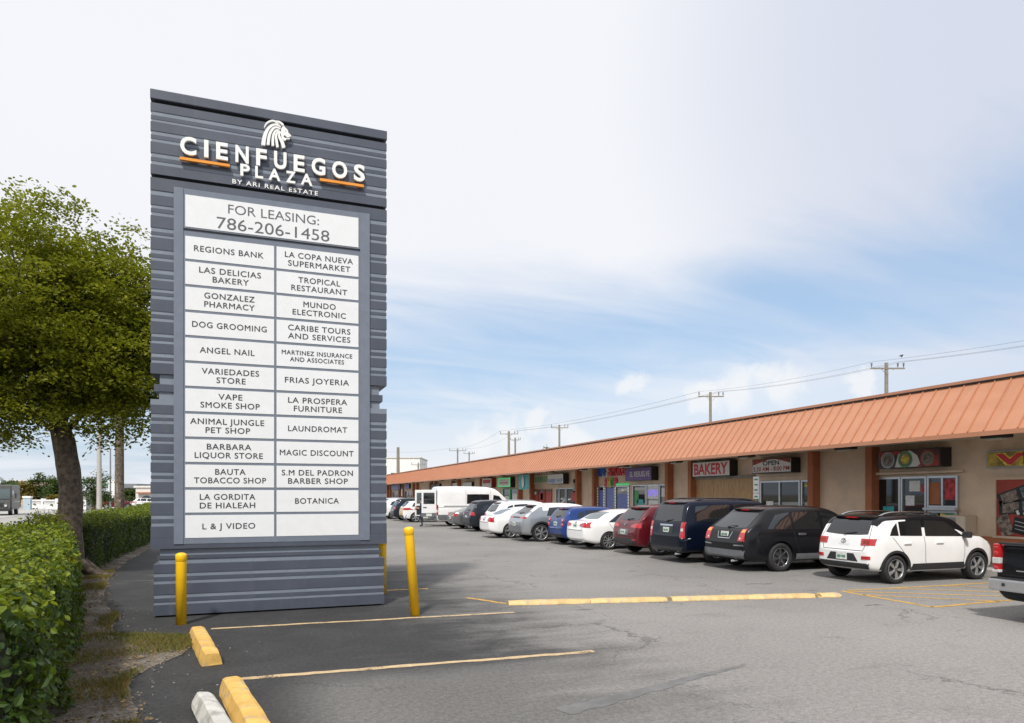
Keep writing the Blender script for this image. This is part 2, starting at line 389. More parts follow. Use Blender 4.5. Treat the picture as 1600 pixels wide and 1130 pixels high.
def soil():
    m = bpy.data.materials.new('sandy_soil'); m.use_nodes = True; n = NT(m.node_tree); b = n.n['Principled BSDF']
    P = n.node('ShaderNodeNewGeometry').outputs['Position']
    a = n.noise(P, 1.4, 6, .6); f = n.noise(P, 28, 4, .7); g = n.noise(n.mapping(P, loc=(5, 5, 0)), 2.4, 5, .6)
    c = n.mix(n.ss(a, .42, .62), (.095,.066,.040), (.265,.225,.18)); c = n.mix(n.math('MULTIPLY', n.ss(g, .5, .66), .6), c, (.085,.075,.03))
    c = n.mix(n.ss(f, .35, .7), n.mix(.55, c, (.02,.015,.01)), n.mix(.25, c, (.40,.37,.33)))
    n.l.new(c, b.inputs['Base Color']); b.inputs['Roughness'].default_value = .95
    n.l.new(n.bump(n.math('ADD', a, f), .8, .03), b.inputs['Normal'])
    return m
M['soil'] = soil()
def linepaint(name, c):
    m = bpy.data.materials.new(name); m.use_nodes = True; n = NT(m.node_tree); b = n.n['Principled BSDF']
    P = n.node('ShaderNodeNewGeometry').outputs['Position']
    wv = n.math('ADD', n.math('MULTIPLY', n.noise(P, 3.0, 6, .7), .6), n.math('MULTIPLY', n.noise(P, 45, 3, .7), .4))
    n.l.new(n.mix(n.ss(n.noise(P, 9, 4, .6), .3, .7), c, tuple(x*.78 for x in c)), b.inputs['Base Color']); b.inputs['Roughness'].default_value = .7
    t = n.node('ShaderNodeBsdfTransparent'); mx = n.node('ShaderNodeMixShader')
    n.l.new(n.math('MULTIPLY', n.ss(wv, .52, .60), .8), mx.inputs[0]); n.l.new(b.outputs[0], mx.inputs[1]); n.l.new(t.outputs[0], mx.inputs[2])
    n.l.new(mx.outputs[0], n.n['Material Output'].inputs[0]); return m
M['line'] = linepaint('worn_cream_line', (.60,.44,.25)); M['linefaint'] = linepaint('faint_yellow_line', (.37,.31,.22)); M['lineyellow'] = linepaint('worn_yellow_line', (.62,.36,.07))
M['stopyellow'] = mat('chipped_yellow', (.68,.42,.11), .7, 0, .16, 5, bump=.5, bs=40, dirt=((.36,.32,.27), .9), dirt_s=5.5)
M['stoppale'] = mat('faded_yellow', (.62,.43,.19), .75, 0, .16, 5, bump=.5, bs=40, dirt=((.36,.31,.25), .8), dirt_s=4.5)
M['stopwhite'] = mat('weathered_white', (.55,.54,.50), .8, 0, .15, 5, bump=.4, bs=35, dirt=((.20,.19,.17), .7), dirt_s=4)

def sheet(name, poly, z, m):
    mb = MB(); mb.add([(x, y, z) for x, y in poly], [tuple(range(len(poly)))])
    return tag(mb.build(name, m), kind='structure')
sheet('ground', [(-3000,-3000),(3000,-3000),(3000,3000),(-3000,3000)], -.03, M['earth'])
sheet('parking_lot', [(-9,-12),(16.9,-12),(16.9,130),(-9,130)], 0.0, M['asphalt'])
sheet('road', [(-6.5,-60),(-6.9,20),(-9,60),(-16,190),(-60,190),(-34,60),(-26,-60)], .010, M['street'])
mb = MB(); mb.b2((16.9,-12,-.02),(18.6,130,.14), 0); tag(mb.build('pavement', M['concrete']), kind='structure')

def ragged(p0, p1, w_, n=40, j=.012):       # an edge-worn painted band
    p0, p1 = Vector(p0), Vector(p1); d = (p1-p0); nn = Vector((-d.y, d.x)).normalized(); L_, R_ = [], []
    for i in range(n+1):
        c = p0+d*i/n + nn*(mnoise.noise(Vector((i*.22, p0.x, p0.y)))*.03)
        L_.append(c+nn*(w_/2+rng.uniform(-j, j))); R_.append(c-nn*(w_/2+rng.uniform(-j, j)))
    return L_, R_
def stripe(name, segs, m, z=.004):
    mb = MB()
    for a, b, w_ in segs:
        L_, Q_ = ragged(a, b, w_); k = len(L_)
        mb.add([(p.x, p.y, z) for p in L_]+[(p.x, p.y, z) for p in Q_], [(k+i, k+i+1, i+1, i) for i in range(k-1)])
    return tag(mb.build(name, m), kind='structure')
stripe('parking_line', [((-.73,11.37),(4.02,11.26),.10)], M['line'])
stripe('parking_line', [((-.32,8.18),(3.98,8.12),.115)], M['line'])
stripe('parking_line', [((3.72,13.15),(4.2,12.2),.10)], M['lineyellow'])
stripe('parking_line', [((2.3,14.75),(3.3,14.7),.10)], M['lineyellow'])
stripe('parking_line', [((11.3,11.5),(11.2,9.3),.11), ((11.2,9.3),(15.6,9.55),.11), ((11.5,11.5),(15.8,11.4),.10), ((11.28,10.9),(13.0,9.4),.09),
                        ((11.4,11.4),(14.2,9.5),.09), ((12.7,11.4),(15.3,9.5),.09), ((14.0,11.4),(15.7,10.2),.09)], M['lineyellow'])
M['patch'] = mat('tar_patch', (.15,.148,.145), .8, 0, .2, 3, bump=.3)
mb = MB(); L_, Q_ = ragged((2.6,5.95),(5.35,6.9),.24, 30, .03)
k = len(L_)
for i in range(k):
    s_ = 1-.75*i/(k-1); c = (L_[i]+Q_[i])/2; L_[i] = c+(L_[i]-c)*s_; Q_[i] = c+(Q_[i]-c)*s_
mb.add([(p.x, p.y, .003) for p in L_]+[(p.x, p.y, .003) for p in Q_], [(k+i, k+i+1, i+1, i) for i in range(k-1)])
tag(mb.build('asphalt_patch', M['patch']), kind='structure')

# planting strip between the hedge and the asphalt
edge_r = [(-.62,4.6),(-.80,5.6),(-.95,6.5),(-1.12,7.3),(-1.28,8.0),(-1.33,8.6),(-1.20,9.1),(-.98,9.6),(-.86,10.2),(-.95,10.7),(-1.45,10.95),(-1.95,11.2),(-2.15,12.0),(-2.2,13.0),(-2.6,14.2),(-3.0,16.0),(-3.3,18.0),(-3.55,20),(-3.85,24),(-3.95,30),(-4.2,40),(-5.5,60)]
def edge_at(y):
    for (a, b), (c, d) in zip(edge_r, edge_r[1:]):
        if b <= y <= d: return a+(c-a)*(y-b)/(d-b)
    return edge_r[0][0] if y < edge_r[0][1] else edge_r[-1][0]
mb = MB(); NX, NY = 26, 220
vs = []
for j in range(NY+1):
    y = 4.0+(60-4.0)*(j/NY)**1.7; xe = edge_at(y)+mnoise.noise(Vector((y*1.7, 3, 0)))*.09+mnoise.noise(Vector((y*6, 8, 0)))*.04; xl = -6.9-.02*y
    for i in range(NX+1):
        t = i/NX; x = xe+(xl-xe)*t**1.6
        h = .006+min(1, t*5)*(.035+.03*mnoise.noise(Vector((x*1.3, y*1.3, 2)))+.012*mnoise.noise(Vector((x*6, y*6, 2))))
        vs.append((x, y, h))
mb.add(vs, [(j*(NX+1)+i, (j+1)*(NX+1)+i, (j+1)*(NX+1)+i+1, j*(NX+1)+i+1) for j in range(NY) for i in range(NX)], 0, True)
tag(mb.build('soil', M['soil'], fix=True), kind='structure')
M['grass'] = leafmat('grass_blade', [(0, (.22,.15,.06)), (.45, (.26,.19,.07)), (.7, (.15,.18,.035)), (1, (.09,.14,.02))], .7, .25, .9)
mb = MB()
def gmask(x, y): return mnoise.noise(Vector((x*.9+3, y*.9, 5)))
n_b = 0
while n_b < 38000:
    y = 4.6+rng.random()**1.6*16; xe = edge_at(y); x = xe-rng.random()**1.3*1.7-.02
    if gmask(x, y) < rng.uniform(-.22, .25): continue
    n_b += 1
    h = rng.uniform(.02, .085); a = rng.uniform(0, 6.28); l = rng.uniform(.1, .9)*h; wd = rng.uniform(.003, .006)
    dx_, dy_ = math.cos(a), math.sin(a); z0 = .02
    mb.add([(x-dy_*wd, y+dx_*wd, z0), (x+dy_*wd, y-dx_*wd, z0), (x+dx_*l*.5+dy_*wd*.7, y+dy_*l*.5-dx_*wd*.7, z0+h*.7), (x+dx_*l, y+dy_*l, z0+h), (x+dx_*l*.5-dy_*wd*.7, y+dy_*l*.5+dx_*wd*.7, z0+h*.7)], [(0,1,2,3,4)])
tag(mb.build('grass', M['grass']), 'sparse dry grass on the sandy strip beside the asphalt', 'grass', kind='stuff')
M['litter'] = leafmat('fallen_leaf', [(0, (.10,.055,.02)), (.5, (.19,.12,.05)), (1, (.30,.22,.10))], .8, .1, .9)
mb = MB()
for i in range(6500):
    y = 4.6+rng.random()**1.5*18; x = edge_at(y)-rng.random()**.8*1.9+.12; a = rng.uniform(0, 6.28); s_ = rng.uniform(.012, .032); t = rng.uniform(-.5, .5)
    c, s2 = math.cos(a)*s_, math.sin(a)*s_
    mb.add([(x-c, y-s2, .045), (x+s2*.5, y-c*.5, .05+t*.02), (x+c, y+s2, .047), (x-s2*.5, y+c*.5, .05-t*.02)], [(0,1,2,3)])
tag(mb.build('leaves', M['litter']), 'brown fallen leaves scattered under the hedge', 'leaves', kind='stuff')
M['chip'] = mat('stone_chip', (.22,.21,.195), .9, 0, .3, 40)
mb = MB()
for i in range(170):
    if i < 170: y = 6+rng.random()*8; x = edge_at(y)-rng.gauss(-.05, .3)
    else: x = rng.uniform(-1.6, 3.4); y = rng.uniform(8.3, 12.5)
    mb.ball((x, y, .03 if x < edge_at(y) else .004), (rng.uniform(.006, .02), rng.uniform(.006, .018), rng.uniform(.004, .012)), 0, 5, 3)
tag(mb.build('gravel', M['chip']), 'pale stone chips along the broken asphalt edge', 'gravel', kind='stuff')
# ---------------------------------------------------------------- pylon sign
C_, S_ = math.cos(R(YAW)), math.sin(R(YAW))
SV = 12.7
def su(px): t = (px-800)/FPX; return SV*(S_+t*C_)/(C_-t*S_)
def sz(px, py): u = su(px); return EYE+(773-py)/FPX*(u*S_+SV*C_)
U0, U1, DEP = -1.72, 2.11, 1.0
sign = thing('pylon_sign', 'tall dark grey ribbed pylon sign listing shop tenants on white panels', 'sign', (U0, SV, 0), R(1.1))
def sp(a, b, t): return Vector((a-U0, -t, b))          # sign face plane -> local point, t out of the face
W_ = U1-U0
def slats(z0, z1, inset, seed, solid=False):
    """ribbed cladding of one block: proud dark boards and set-back grey strips running round all sides"""
    r = random.Random(seed); mb = MB(); z = z0; k = 0
    pat = (.165, .05, .055, .06); i = r.randrange(2)*2
    if solid: mb.b2((inset, -.0, z0), (W_-inset, DEP, z1), 0); return mb
    while z < z1-.001:
        h = pat[k % 4]*r.uniform(.82, 1.2)
        if z+h > z1-.07: h = z1-z
        off = (0.0, .010, .004, .010)[k % 4] if h < z1-z or k % 2 == 0 else 0.0
        e = inset+off
        mb.b2((e, off, z), (W_-e, DEP-off, z+h), 1 if k % 2 else 0); z += h; k += 1
    return mb
CM = [M['clad'], M['strip']]
slats(.03, .86, .04, 3).build('plinth', CM, sign)
mb = MB(); mb.b2((.13,.05,.862),(W_-.13,DEP-.05,.945), 1); mb.b2((.10,.03,.947),(W_-.10,DEP-.03,1.0), 0); mb.b2((.13,.05,1.002),(W_-.13,DEP-.05,1.112), 1); mb.build('lower_neck', CM, sign)
mb = slats(1.30, 3.55, .0, 5)
mb.b2((0,-.012,1.114),(W_,DEP,1.298), 0); mb.build('lower_block', CM, sign)
mb = MB(); mb.b2((.12,.05,3.552),(W_-.12,DEP-.05,3.68), 1); mb.b2((.05,.02,3.682),(W_-.07,DEP-.03,3.80), 0); mb.b2((.13,.05,3.802),(W_-.13,DEP-.05,3.965), 1); mb.build('middle_neck', CM, sign)
mb = slats(3.967, 6.94, .0, 9); mb.b2((0,-.012,6.942),(W_,DEP,7.145), 0); mb.build('middle_block', CM, sign)
mb = MB(); mb.b2((.05,.06,7.147),(W_-.05,DEP-.06,7.205), 0); mb.build('shadow_gap', M['void'], sign)
slats(7.207, 8.36, .0, 13).build('top_block', CM, sign)
mb = MB(); mb.b2((.05,.06,8.362),(W_-.05,DEP-.06,8.415), 0); mb.build('shadow_gap', M['void'], sign)
mb = MB(); mb.b2((-.005,-.02,8.417),(W_+.005,DEP+.02,8.575), 0, .012); mb.build('cap', M['clad'], sign)
# directory frame and its panels
PL, PM, PR = su(289.5), su(430), su(560.5)
ZT, ZB = 6.93, 1.265
mb = MB()
f_ = lambda a, b, t: sp(a, b, t)
def fr(a0, b0, a1, b1, t1, mi=0): mb.prism([(a0,b0),(a1,b0),(a1,b1),(a0,b1)], f_, -.02, t1, mi)
fr(PL-.17, ZB-.075, PL-.03, ZT+.10, .03); fr(PR+.03, ZB-.075, PR+.20, ZT+.10, .03)
fr(PL-.03, ZB-.075, PR+.03, ZT+.10, .018)
mb.build('panel_frame', M['frame'], sign)
rows_z = [6.275-i*(6.275-ZB)/12 for i in range(13)]
LT = [[('REGIONS BANK',303,412)],[('LAS DELICIAS',311,408),('BAKERY',332,389)],[('GONZALEZ',319,398),('PHARMACY',319,398)],[('DOG GROOMING',300,417)],[('ANGEL NAIL',312,398)],[('VARIEDADES',315,405),('STORE',338,384)],[('VAPE',341,379),('SMOKE SHOP',313,406)],[('ANIMAL JUNGLE',297,413),('PET SHOP',321,391)],[('BARBARA',323,393),('LIQUOR STORE',304,411)],[('BAUTA',336,384),('TOBACCO SHOP',303,416)],[('LA GORDITA',312,399),('DE HIALEAH',312,399)],[('L & J VIDEO',316,399)]]
RT = [[('LA COPA NUEVA',445,552),('SUPERMARKET',450,548)],[('TROPICAL',466,532),('RESTAURANT',455,543)],[('MUNDO',474,525),('ELECTRONIC',457,541)],[('CARIBE TOURS',450,548),('AND SERVICES',450,548)],[('MARTINEZ INSURANCE',440,551),('AND ASSOCIATES',453,538)],[('FRIAS JOYERIA',445,546)],[('LA PROSPERA',450,543),('FURNITURE',459,535)],[('LAUNDROMAT',450,543)],[('MAGIC DISCOUNT',437,553)],[('S.M DEL PADRON',440,552),('BARBER SHOP',450,544)],[('BOTANICA',461,530)],[]]
def panel(a0, b0, a1, b1, lines, ink):
    mb = MB(); mb.prism([(a0,b0),(a1,b0),(a1,b1),(a0,b1)], f_, .0, .024); o = mb.build('tenant_panel', M['acrylic'], sign)
    if lines:
        n = len(lines); cb = (b0+b1)/2
        for i, (s_, x0, x1, ht) in enumerate(lines):
            zc = cb+(0 if n == 1 else (.5-i)*ht*1.46); t = MB()
            for q, (ox, oy) in enumerate(((0,0),(.002,0),(-.002,0),(0,.0015),(0,-.0015))):
                put_text(t, s_, f_, (su(x0)+su(x1))/2+ox, zc+oy, su(x1)-su(x0)-.007, ht-.005, .0262+q*.0004, None, 0, 1.1)
            t.build('lettering', ink, o)
    return o
g2 = .022
ledge_big = panel(PL, 6.405, PR, ZT, None, None); ledge_big.name = 'leasing_panel'
for s_, px, zc, x0, x1, ht in (('FOR LEASING:', 429, 6.785, 359, 501, .150), ('786-206-1458', 429, 6.535, 341, 517, .19)):
    t = MB(); put_text(t, s_, f_, su(px), zc, su(x1)-su(x0), ht, .0265, None, 0); t.build('lettering', M['greyink'], ledge_big)
for col, (a0, a1) in ((LT, (PL, PM-.018)), (RT, (PM+.022, PR))):
    for i, ln in enumerate(col):
        ht = .098 if not (ln and ln[0][0].startswith('MARTINEZ')) else .078
        top = rows_z[i]-(.0 if col is LT else .0)
        panel(a0, rows_z[i+1]+g2, a1, top-g2, [(s_, x0, x1, ht) for s_, x0, x1 in ln], M['ink'])
mb = MB(); mb.prism([(PL-.03,6.355),(PR+.03,6.355),(PR+.03,6.375),(PL-.03,6.375)], f_, .0, .032); mb.build('frame_rail', M['void'], sign)
# raised name letters
def letters(word, x0, x1, zc, ht, widths, t0, t1, bold):
    a0, a1 = su(x0), su(x1); k = (a1-a0)/widths[1]; wid = [q*k for q in widths[0]]; gap = (a1-a0-sum(wid))/(len(word)-1); a = a0
    for c, wd in zip(word, wid):
        mb = MB(); put_text(mb, c, f_, a+wd/2, zc, wd, ht*(1.04 if c in 'CGOSU' else 1), t0, t1, bold); mb.build('raised_letter', M['whitemetal'], sign); a += wd+gap
letters('CIENFUEGOS', 282, 570, 7.715, .285, ((88,24,66,76,62,74,66,84,94,70), 1086), .03, .075, .030)
letters('PLAZA', 375.5, 488, 7.455, .20, ((52,44,68,56,68), 407), .03, .075, .026)
t = MB(); put_text(t, 'BY ARI REAL ESTATE', f_, (su(363)+su(497))/2, 7.262, su(497)-su(363), .075, .0, .022, .010, 1.25); t.build('owner_lettering', M['whitemetal'], sign)
for x0, x1 in ((281.5, 359), (499.5, 568)):
    mb = MB(); mb.prism([(su(x0),7.468),(su(x1),7.468),(su(x1),7.512),(su(x0),7.512)], f_, .03, .085); mb.build('orange_bar', M['orange'], sign)
# lion head emblem: mane locks and face cut from thick plate
def em(zx, zy): px, py = 380+zx/14.13, 170+zy/14.13; return su(px), sz(px, py)
def lock(pts, ws):
    P = [Vector(p) for p in pts]; L_, Q_ = [], []; fine = []
    n = len(P)
    def cr(i, t):
        p0, p1, p2, p3 = P[max(i-1,0)], P[i], P[i+1], P[min(i+2,n-1)]
        return .5*((2*p1)+(p2-p0)*t+(2*p0-5*p1+4*p2-p3)*t*t+(3*p1-p0-3*p2+p3)*t*t*t)
    for i in range(n-1):
        for k in range(5): fine.append((cr(i, k/5), ws[i]+(ws[i+1]-ws[i])*k/5))
    fine.append((P[-1], ws[-1]))
    for i, (p, w0) in enumerate(fine):
        d = (fine[min(i+1,len(fine)-1)][0]-fine[max(i-1,0)][0]).normalized(); nn = Vector((-d.y, d.x))*w0/2
        L_.append(p+nn); Q_.append(p-nn)
    poly = [em(*p) for p in L_]+[em(*p) for p in reversed(Q_)]
    return L_, Q_
mb = MB()
for pts, ws in (([(440,825),(470,640),(530,490),(630,390),(740,375),(830,425)], [92,86,70,52,38,26]),
                ([(462,440),(515,345),(610,292),(700,300),(800,390)], [16,34,36,34,20]),
                ([(700,288),(790,312),(860,360),(890,395)], [14,40,44,20]),
                ([(548,820),(565,660),(600,545),(670,450),(745,432),(820,470)], [66,66,60,52,36,24]),
                ([(652,840),(652,690),(668,590),(712,510),(780,490)], [58,58,54,44,34]),
                ([(755,870),(733,720),(722,625),(752,545),(810,515)], [56,56,52,42,34]),
                ([(893,880),(855,750),(800,650),(790,580),(826,530)], [76,72,56,44,36])):
    L_, Q_ = lock(pts, ws); k = len(L_)
    vs = [sp(*em(*p), .03) for p in L_+Q_]+[sp(*em(*p), .075) for p in L_+Q_]
    fs = []
    for i in range(k-1):
        fs += [(i, i+1, k+i+1, k+i), (2*k+k+i, 2*k+k+i+1, 2*k+i+1, 2*k+i), (i, 2*k+i, 2*k+i+1, i+1), (k+i+1, 3*k+i+1, 3*k+i, k+i)]
    fs += [(0, k, 3*k, 2*k), (k-1, 3*k-1, 4*k-1, 2*k-1)]
    mb.add(vs, fs)
face = [(838,452),(868,415),(905,405),(928,440),(962,468),(990,510),(992,548),(1030,580),(1056,604),(1048,632),(1010,640),(985,655),(955,640),(922,606),(895,612),(888,636),(915,662),(950,668),(985,676),(1030,664),(1022,690),(985,694),(950,690),(930,722),(900,724),(868,694),(838,630),(826,560)]
fp = [em(*p) for p in face]
mb.prism(fp, f_, .03, .075)
mb.build('lion_emblem', M['whitemetal'], sign, fix=True)
mb = MB(); ea = em(932, 515); mb.prism([(ea[0]-.012,ea[1]+.008),(ea[0]+.014,ea[1]-.004),(ea[0]+.006,ea[1]-.012)], f_, .074, .078); mb.build('emblem_eye', M['ink'], sign)
mb = MB(); mb.b2((.30,.25,-.02),(W_-.3,.75,.03)); mb.build('footing', M['concrete'], sign)

# ---------------------------------------------------------------- bollards
def bollard(u, v, h, lean, label):
    t = thing('bollard', label, 'bollard', (u, v, 0), group='yellow bollards guarding the pylon sign', rot=lean)
    mb = MB(); mb.lathe([(.0,-.02),(.077,-.02),(.077,h-.12)], 24); mb.build('post', M['yellow'], t)
    mb = MB(); mb.lathe([(.0774,h-.125),(.082,h-.12),(.083,h-.035),(.078,h-.02),(.06,h-.004),(.03,h+.006),(0,h+.008)], 24); mb.build('cap', M['yellow'], t)
    return t
bollard(-1.19, 11.92, 1.10, (0,0,0), 'upright yellow bollard in front of the ribbed base of the sign, left end')
bollard(2.37, 11.5, 1.47, (R(1.5), R(-4.6), 0), 'tall yellow bollard leaning left beside the right end of the sign')
b3 = bollard(2.28, 14.3, 1.10, (0,0,0), 'yellow bollard mostly hidden behind the right edge of the sign')

# ---------------------------------------------------------------- parking stops
def stop(a, b, wd, ht, m, label, group, name='parking_stop', tilt=0, broken=0.0, seed=1):
    a, b = Vector(a), Vector(b); d = b-a; L = d.length; ang = math.atan2(d.y, d.x); r = random.Random(seed)
    mb = MB(); n = 14; vs = []; prof = [(-.5,0),(-.47,.30),(-.34,.92),(-.22,1.0),(.22,1.0),(.34,.92),(.47,.30),(.5,0)]
    for i in range(n+1):
        x = L*i/n; e = 1.0-(.10 if i in (0, n) else 0)
        for p, q in prof:
            j = .006*mnoise.noise(Vector((x*4+seed*3, p*5, q*4)))
            vs.append((x+(.06*mnoise.noise(Vector((p*9, q*9, seed))) if i in (0, n) else 0)*(1 if broken else .15), (p*wd+j)*e, max(0, q*ht*e+j)))
    k = len(prof); fs = [(i*k+j, i*k+j+1, (i+1)*k+j+1, (i+1)*k+j) for i in range(n) for j in range(k-1)]
    fs += [tuple(range(k)), tuple(range(n*k, n*k+k))[::-1]]
    mb.add([Vector(v) for v in vs], fs)
    o = mb.build(name, m, fix=True); o.location = (a.x, a.y, .002); o.rotation_euler = (R(tilt), 0, ang)
    tag(o, label, 'parking stop', group); return o
G1 = 'concrete parking stops by the hedge'; G2 = 'low yellow stops dividing the lot'
stop((-.88,10.85),(-.56,8.92),.24,.155,M['stopyellow'],'yellow concrete parking stop just in front of the sign, worn patch at its near end',G1, seed=1)
stop((-.31,7.72),(.02,5.75),.25,.16,M['stopyellow'],'chipped yellow parking stop nearest the camera, beside a white one',G1, seed=2)
o = stop((-.55,7.25),(-.22,5.7),.20,.15,M['stopwhite'],'weathered white broken parking stop leaning against a yellow one',G1, tilt=-9, broken=1, seed=3)
def cl(u): return (u, 12.1-.182*(u-4.15))
stop(cl(4.2),cl(5.69),.25,.07,M['stoppale'],'low yellow stop at the sign end of the dividing row',G2, seed=4)
stop(cl(5.695),cl(7.15),.25,.07,M['stoppale'],'low yellow stop second from the sign, before the gap in the row',G2, seed=5)
stop(cl(7.25),cl(8.755),.25,.07,M['stoppale'],'low yellow stop just past the gap in the dividing row',G2, seed=6)
stop(cl(8.76),cl(10.12),.25,.07,M['stoppale'],'low yellow stop next to the short broken end piece',G2, seed=7)
stop(cl(10.24),cl(10.66),.25,.07,M['stoppale'],'short broken piece at the shop end of the yellow stop row',G2, broken=1, seed=8)

# ---------------------------------------------------------------- strip mall
WU = 18.6                                   # wall plane
def wv(px, u=WU): t = (px-800)/FPX; return u*(C_-t*S_)/(t*C_+S_)
def wz(px, py, u=WU): return EYE+(773-py)/FPX*(u*S_+wv(px, u)*C_)
def wf(a, b, t): return Vector((WU-t, -a, b))     # a runs to the right as seen from the lot (towards smaller y)
V0, V1 = 3.0, 125.0
mall = thing('strip_mall', 'long tan strip mall with an orange metal mansard roof over its shopfronts', 'building', (0,0,0))
ZS, ZE, ZR = 3.56, 3.46, 4.95
mb = MB(); mb.b2((WU,V0,0),(WU+20,V1,4.2)); mb.build('wall', M['stucco'], mall)
mb = MB(); mb.b2((WU-.02,V0,.14),(WU+.01,19.6,.86)); mb.build('wall_base', M['pilaster'], mall)
mb = MB(); mb.b2((16.35,V0,ZS-.03),(WU-.002,V1,ZS+.06)); mb.build('soffit', M['soffit'], mall)
# roof: sloped standing-seam metal with a drip edge and a ridge cap
e0, e1 = Vector((16.2, 0, ZE)), Vector((17.25, 0, ZR-.06))
sd = (e1-e0).normalized(); sn = Vector((-sd.z, 0, sd.x))
mb = MB()
mb.prism([(16.2,ZE),(17.25,ZR-.06),(17.5,ZR-.06),(17.5,ZS+.07),(16.36,ZS+.07),(16.36,ZE)], lambda a, b, t: Vector((a, t, b)), V0, V1)
mb.b2((16.17,V0-.02,ZE-.06),(16.21,V1+.02,ZE+.05))
rf = mb.build('roof', M['roof'], mall)
mb = MB(); v = V0+.2; r = random.Random(5)
while v < V1:
    rot = Matrix(((sd.x,0,sn.x),(0,1,0),(sd.z,0,sn.z)))
    c = (e0+e1)/2+sn*.014; mb.box((c.x, v, c.z), ((e1-e0).length-.16, .024, .036), 0, rot); v += .405
mb.build('roof_seam', M['roofseam'], rf)
mb = MB(); mb.b2((17.2,V0-.03,ZR-.058),(17.75,V1+.03,ZR+.02)); mb.build('ridge_cap', M['roof'], rf)
mb = MB(); mb.b2((17.17,V0,ZR-.095),(17.24,V1,ZR-.062)); mb.build('shadow_gap', M['void'], rf)
# small upper lips where sheets of the ridge flashing overlap
pil = [(17.45,20.0),(27.5,29.45),(37.45,39.8),(47.8,50.3),(57.9,60.3),(68,70.4),(78,80.4),(88,90.4),(98,100.4),(108,110.4),(8.0,10.0)]
for a, b in pil:
    for c in (a, b):
        mb = MB(); mb.b2((WU-.33,c-.13,.13),(WU+.01,c+.13,ZS-.032),0,.012); mb.build('pilaster', M['pilaster'], mall)
M['lampglass'] = mat('lamp_glass', (.55,.53,.45), .3)
for k in range(24):
    v = 12.6+4.85*k
    if v > V1-2: break
    u = 17.35; mb = MB(); mb.box((u, v, ZS-.085), (.34,.62,.11), 0, None, .02); f = mb.build('soffit_light', M['blackplastic'], mall)
    mb = MB(); mb.box((u-.02, v, ZS-.165), (.24,.44,.05), 0, None, .015); mb.build('lens', M['lampglass'], f)
    if k % 2 == 0:
        mb = MB(); mb.tube([(u, v, ZS-.06),(u+.5, v-.5, ZS-.12),(u+.9, v-1.0, ZS-.06),(WU-.02, v-1.5, ZS-.14)], .012, 5); mb.build('conduit', M['soffit'], mall)

M['posterA'] = mat('poster_red', (.42,.03,.03), .5, 0, .6, 9); M['posterB'] = mat('poster_white', (.66,.65,.62), .5, 0, .15, 14)
M['posterC'] = mat('poster_teal', (.03,.33,.33), .4, 0, .3, 12); M['posterD'] = mat('poster_blue', (.12,.16,.42), .4, 0, .4, 12)
M['posterE'] = mat('poster_yellow', (.65,.50,.05), .5, 0, .4, 15); M['posterG'] = mat('poster_green', (.06,.30,.10), .5, 0, .4, 14)
M['signdark'] = mat('dark_maroon_sign', (.075,.022,.018), .4, 0, .4, 3); M['black'] = mat('black_sign', (.012,.012,.014), .4)
M['purple'] = mat('purple_sign', (.11,.045,.22), .4); M['bluesign'] = mat('blue_letter', (.02,.10,.42), .4); M['redsign'] = mat('red_letter', (.55,.02,.03), .4)
M['led_g'] = mat('green_led', (.1,.6,.2), .4, emit=((.05,1.0,.25), .22)); M['led_w'] = mat('white_led', (.7,.7,.75), .4, emit=((.8,.85,1.0), .55)); M['led_p'] = mat('violet_led', (.3,.2,.9), .4, emit=((.35,.28,1.0), .35))
def wrect(mb, a0, b0, a1, b1, t0, t1, mi=0): mb.prism([(a0,b0),(a1,b0),(a1,b1),(a0,b1)], wf, t0, t1, mi)
def window(v_far, v_near, z0, z1, mull=1, name='window', extras=(), fm='alum', gm='glass', led=None):
    """glazed opening: frame proud of the wall, panes set back; a runs from -v_far to -v_near"""
    a0, a1 = -v_far, -v_near; mb = MB(); fw = .06
    wrect(mb, a0, z0, a0+fw, z1, .004, .075); wrect(mb, a1-fw, z0, a1, z1, .004, .075)
    wrect(mb, a0+fw, z1-fw, a1-fw, z1, .004, .072); wrect(mb, a0+fw, z0, a1-fw, z0+fw, .004, .072)
    for i in range(1, mull):
        c = a0+(a1-a0)*i/mull; wrect(mb, c-fw/2, z0+fw, c+fw/2, z1-fw, .004, .07)
    fo = mb.build(name, M[fm], mall)
    mb = MB(); wrect(mb, a0+.02, z0+.02, a1-.02, z1-.02, .0022, .02); mb.build('pane', M[gm], fo)
    for (fa, fb, ga, gb, mk) in extras:                      # posters on the glass, in fractions of the opening
        mb = MB(); A, B = a0+(a1-a0)*fa, z0+(z1-z0)*fb; A2, B2 = a0+(a1-a0)*ga, z0+(z1-z0)*gb
        wrect(mb, A, B, A2, B2, .021, .025); mb.build('poster', M[mk], fo)
    if led:
        mb = MB(); n = int((z1-z0)/.16)
        for i in range(n):
            for a in (a0+.03, a1-.03): wrect(mb, a-.025, z0+.1+i*.16, a+.025, z0+.17+i*.16, .076, .09)
        mb.build('led_strip', M[led], fo)
    return fo
def door(v_far, v_near, z0, z1, extras=(), fm='alum'):
    o = window(v_far, v_near, z0, z1, 1, 'door', extras, fm)
    mb = MB(); a = -v_near-.14; mb.tube([wf(a, z0+.85, .07), wf(a, z0+.85, .12), wf(a, z0+1.25, .12), wf(a, z0+1.25, .07)], .013, 6); mb.build('handle', M['chrome'], o)
    return o
def px_rect(x0, y0, x1, y1): return wv(x0), wv(x1), wz(x0, max(y0, y1)), wz(x0, min(y0, y1))
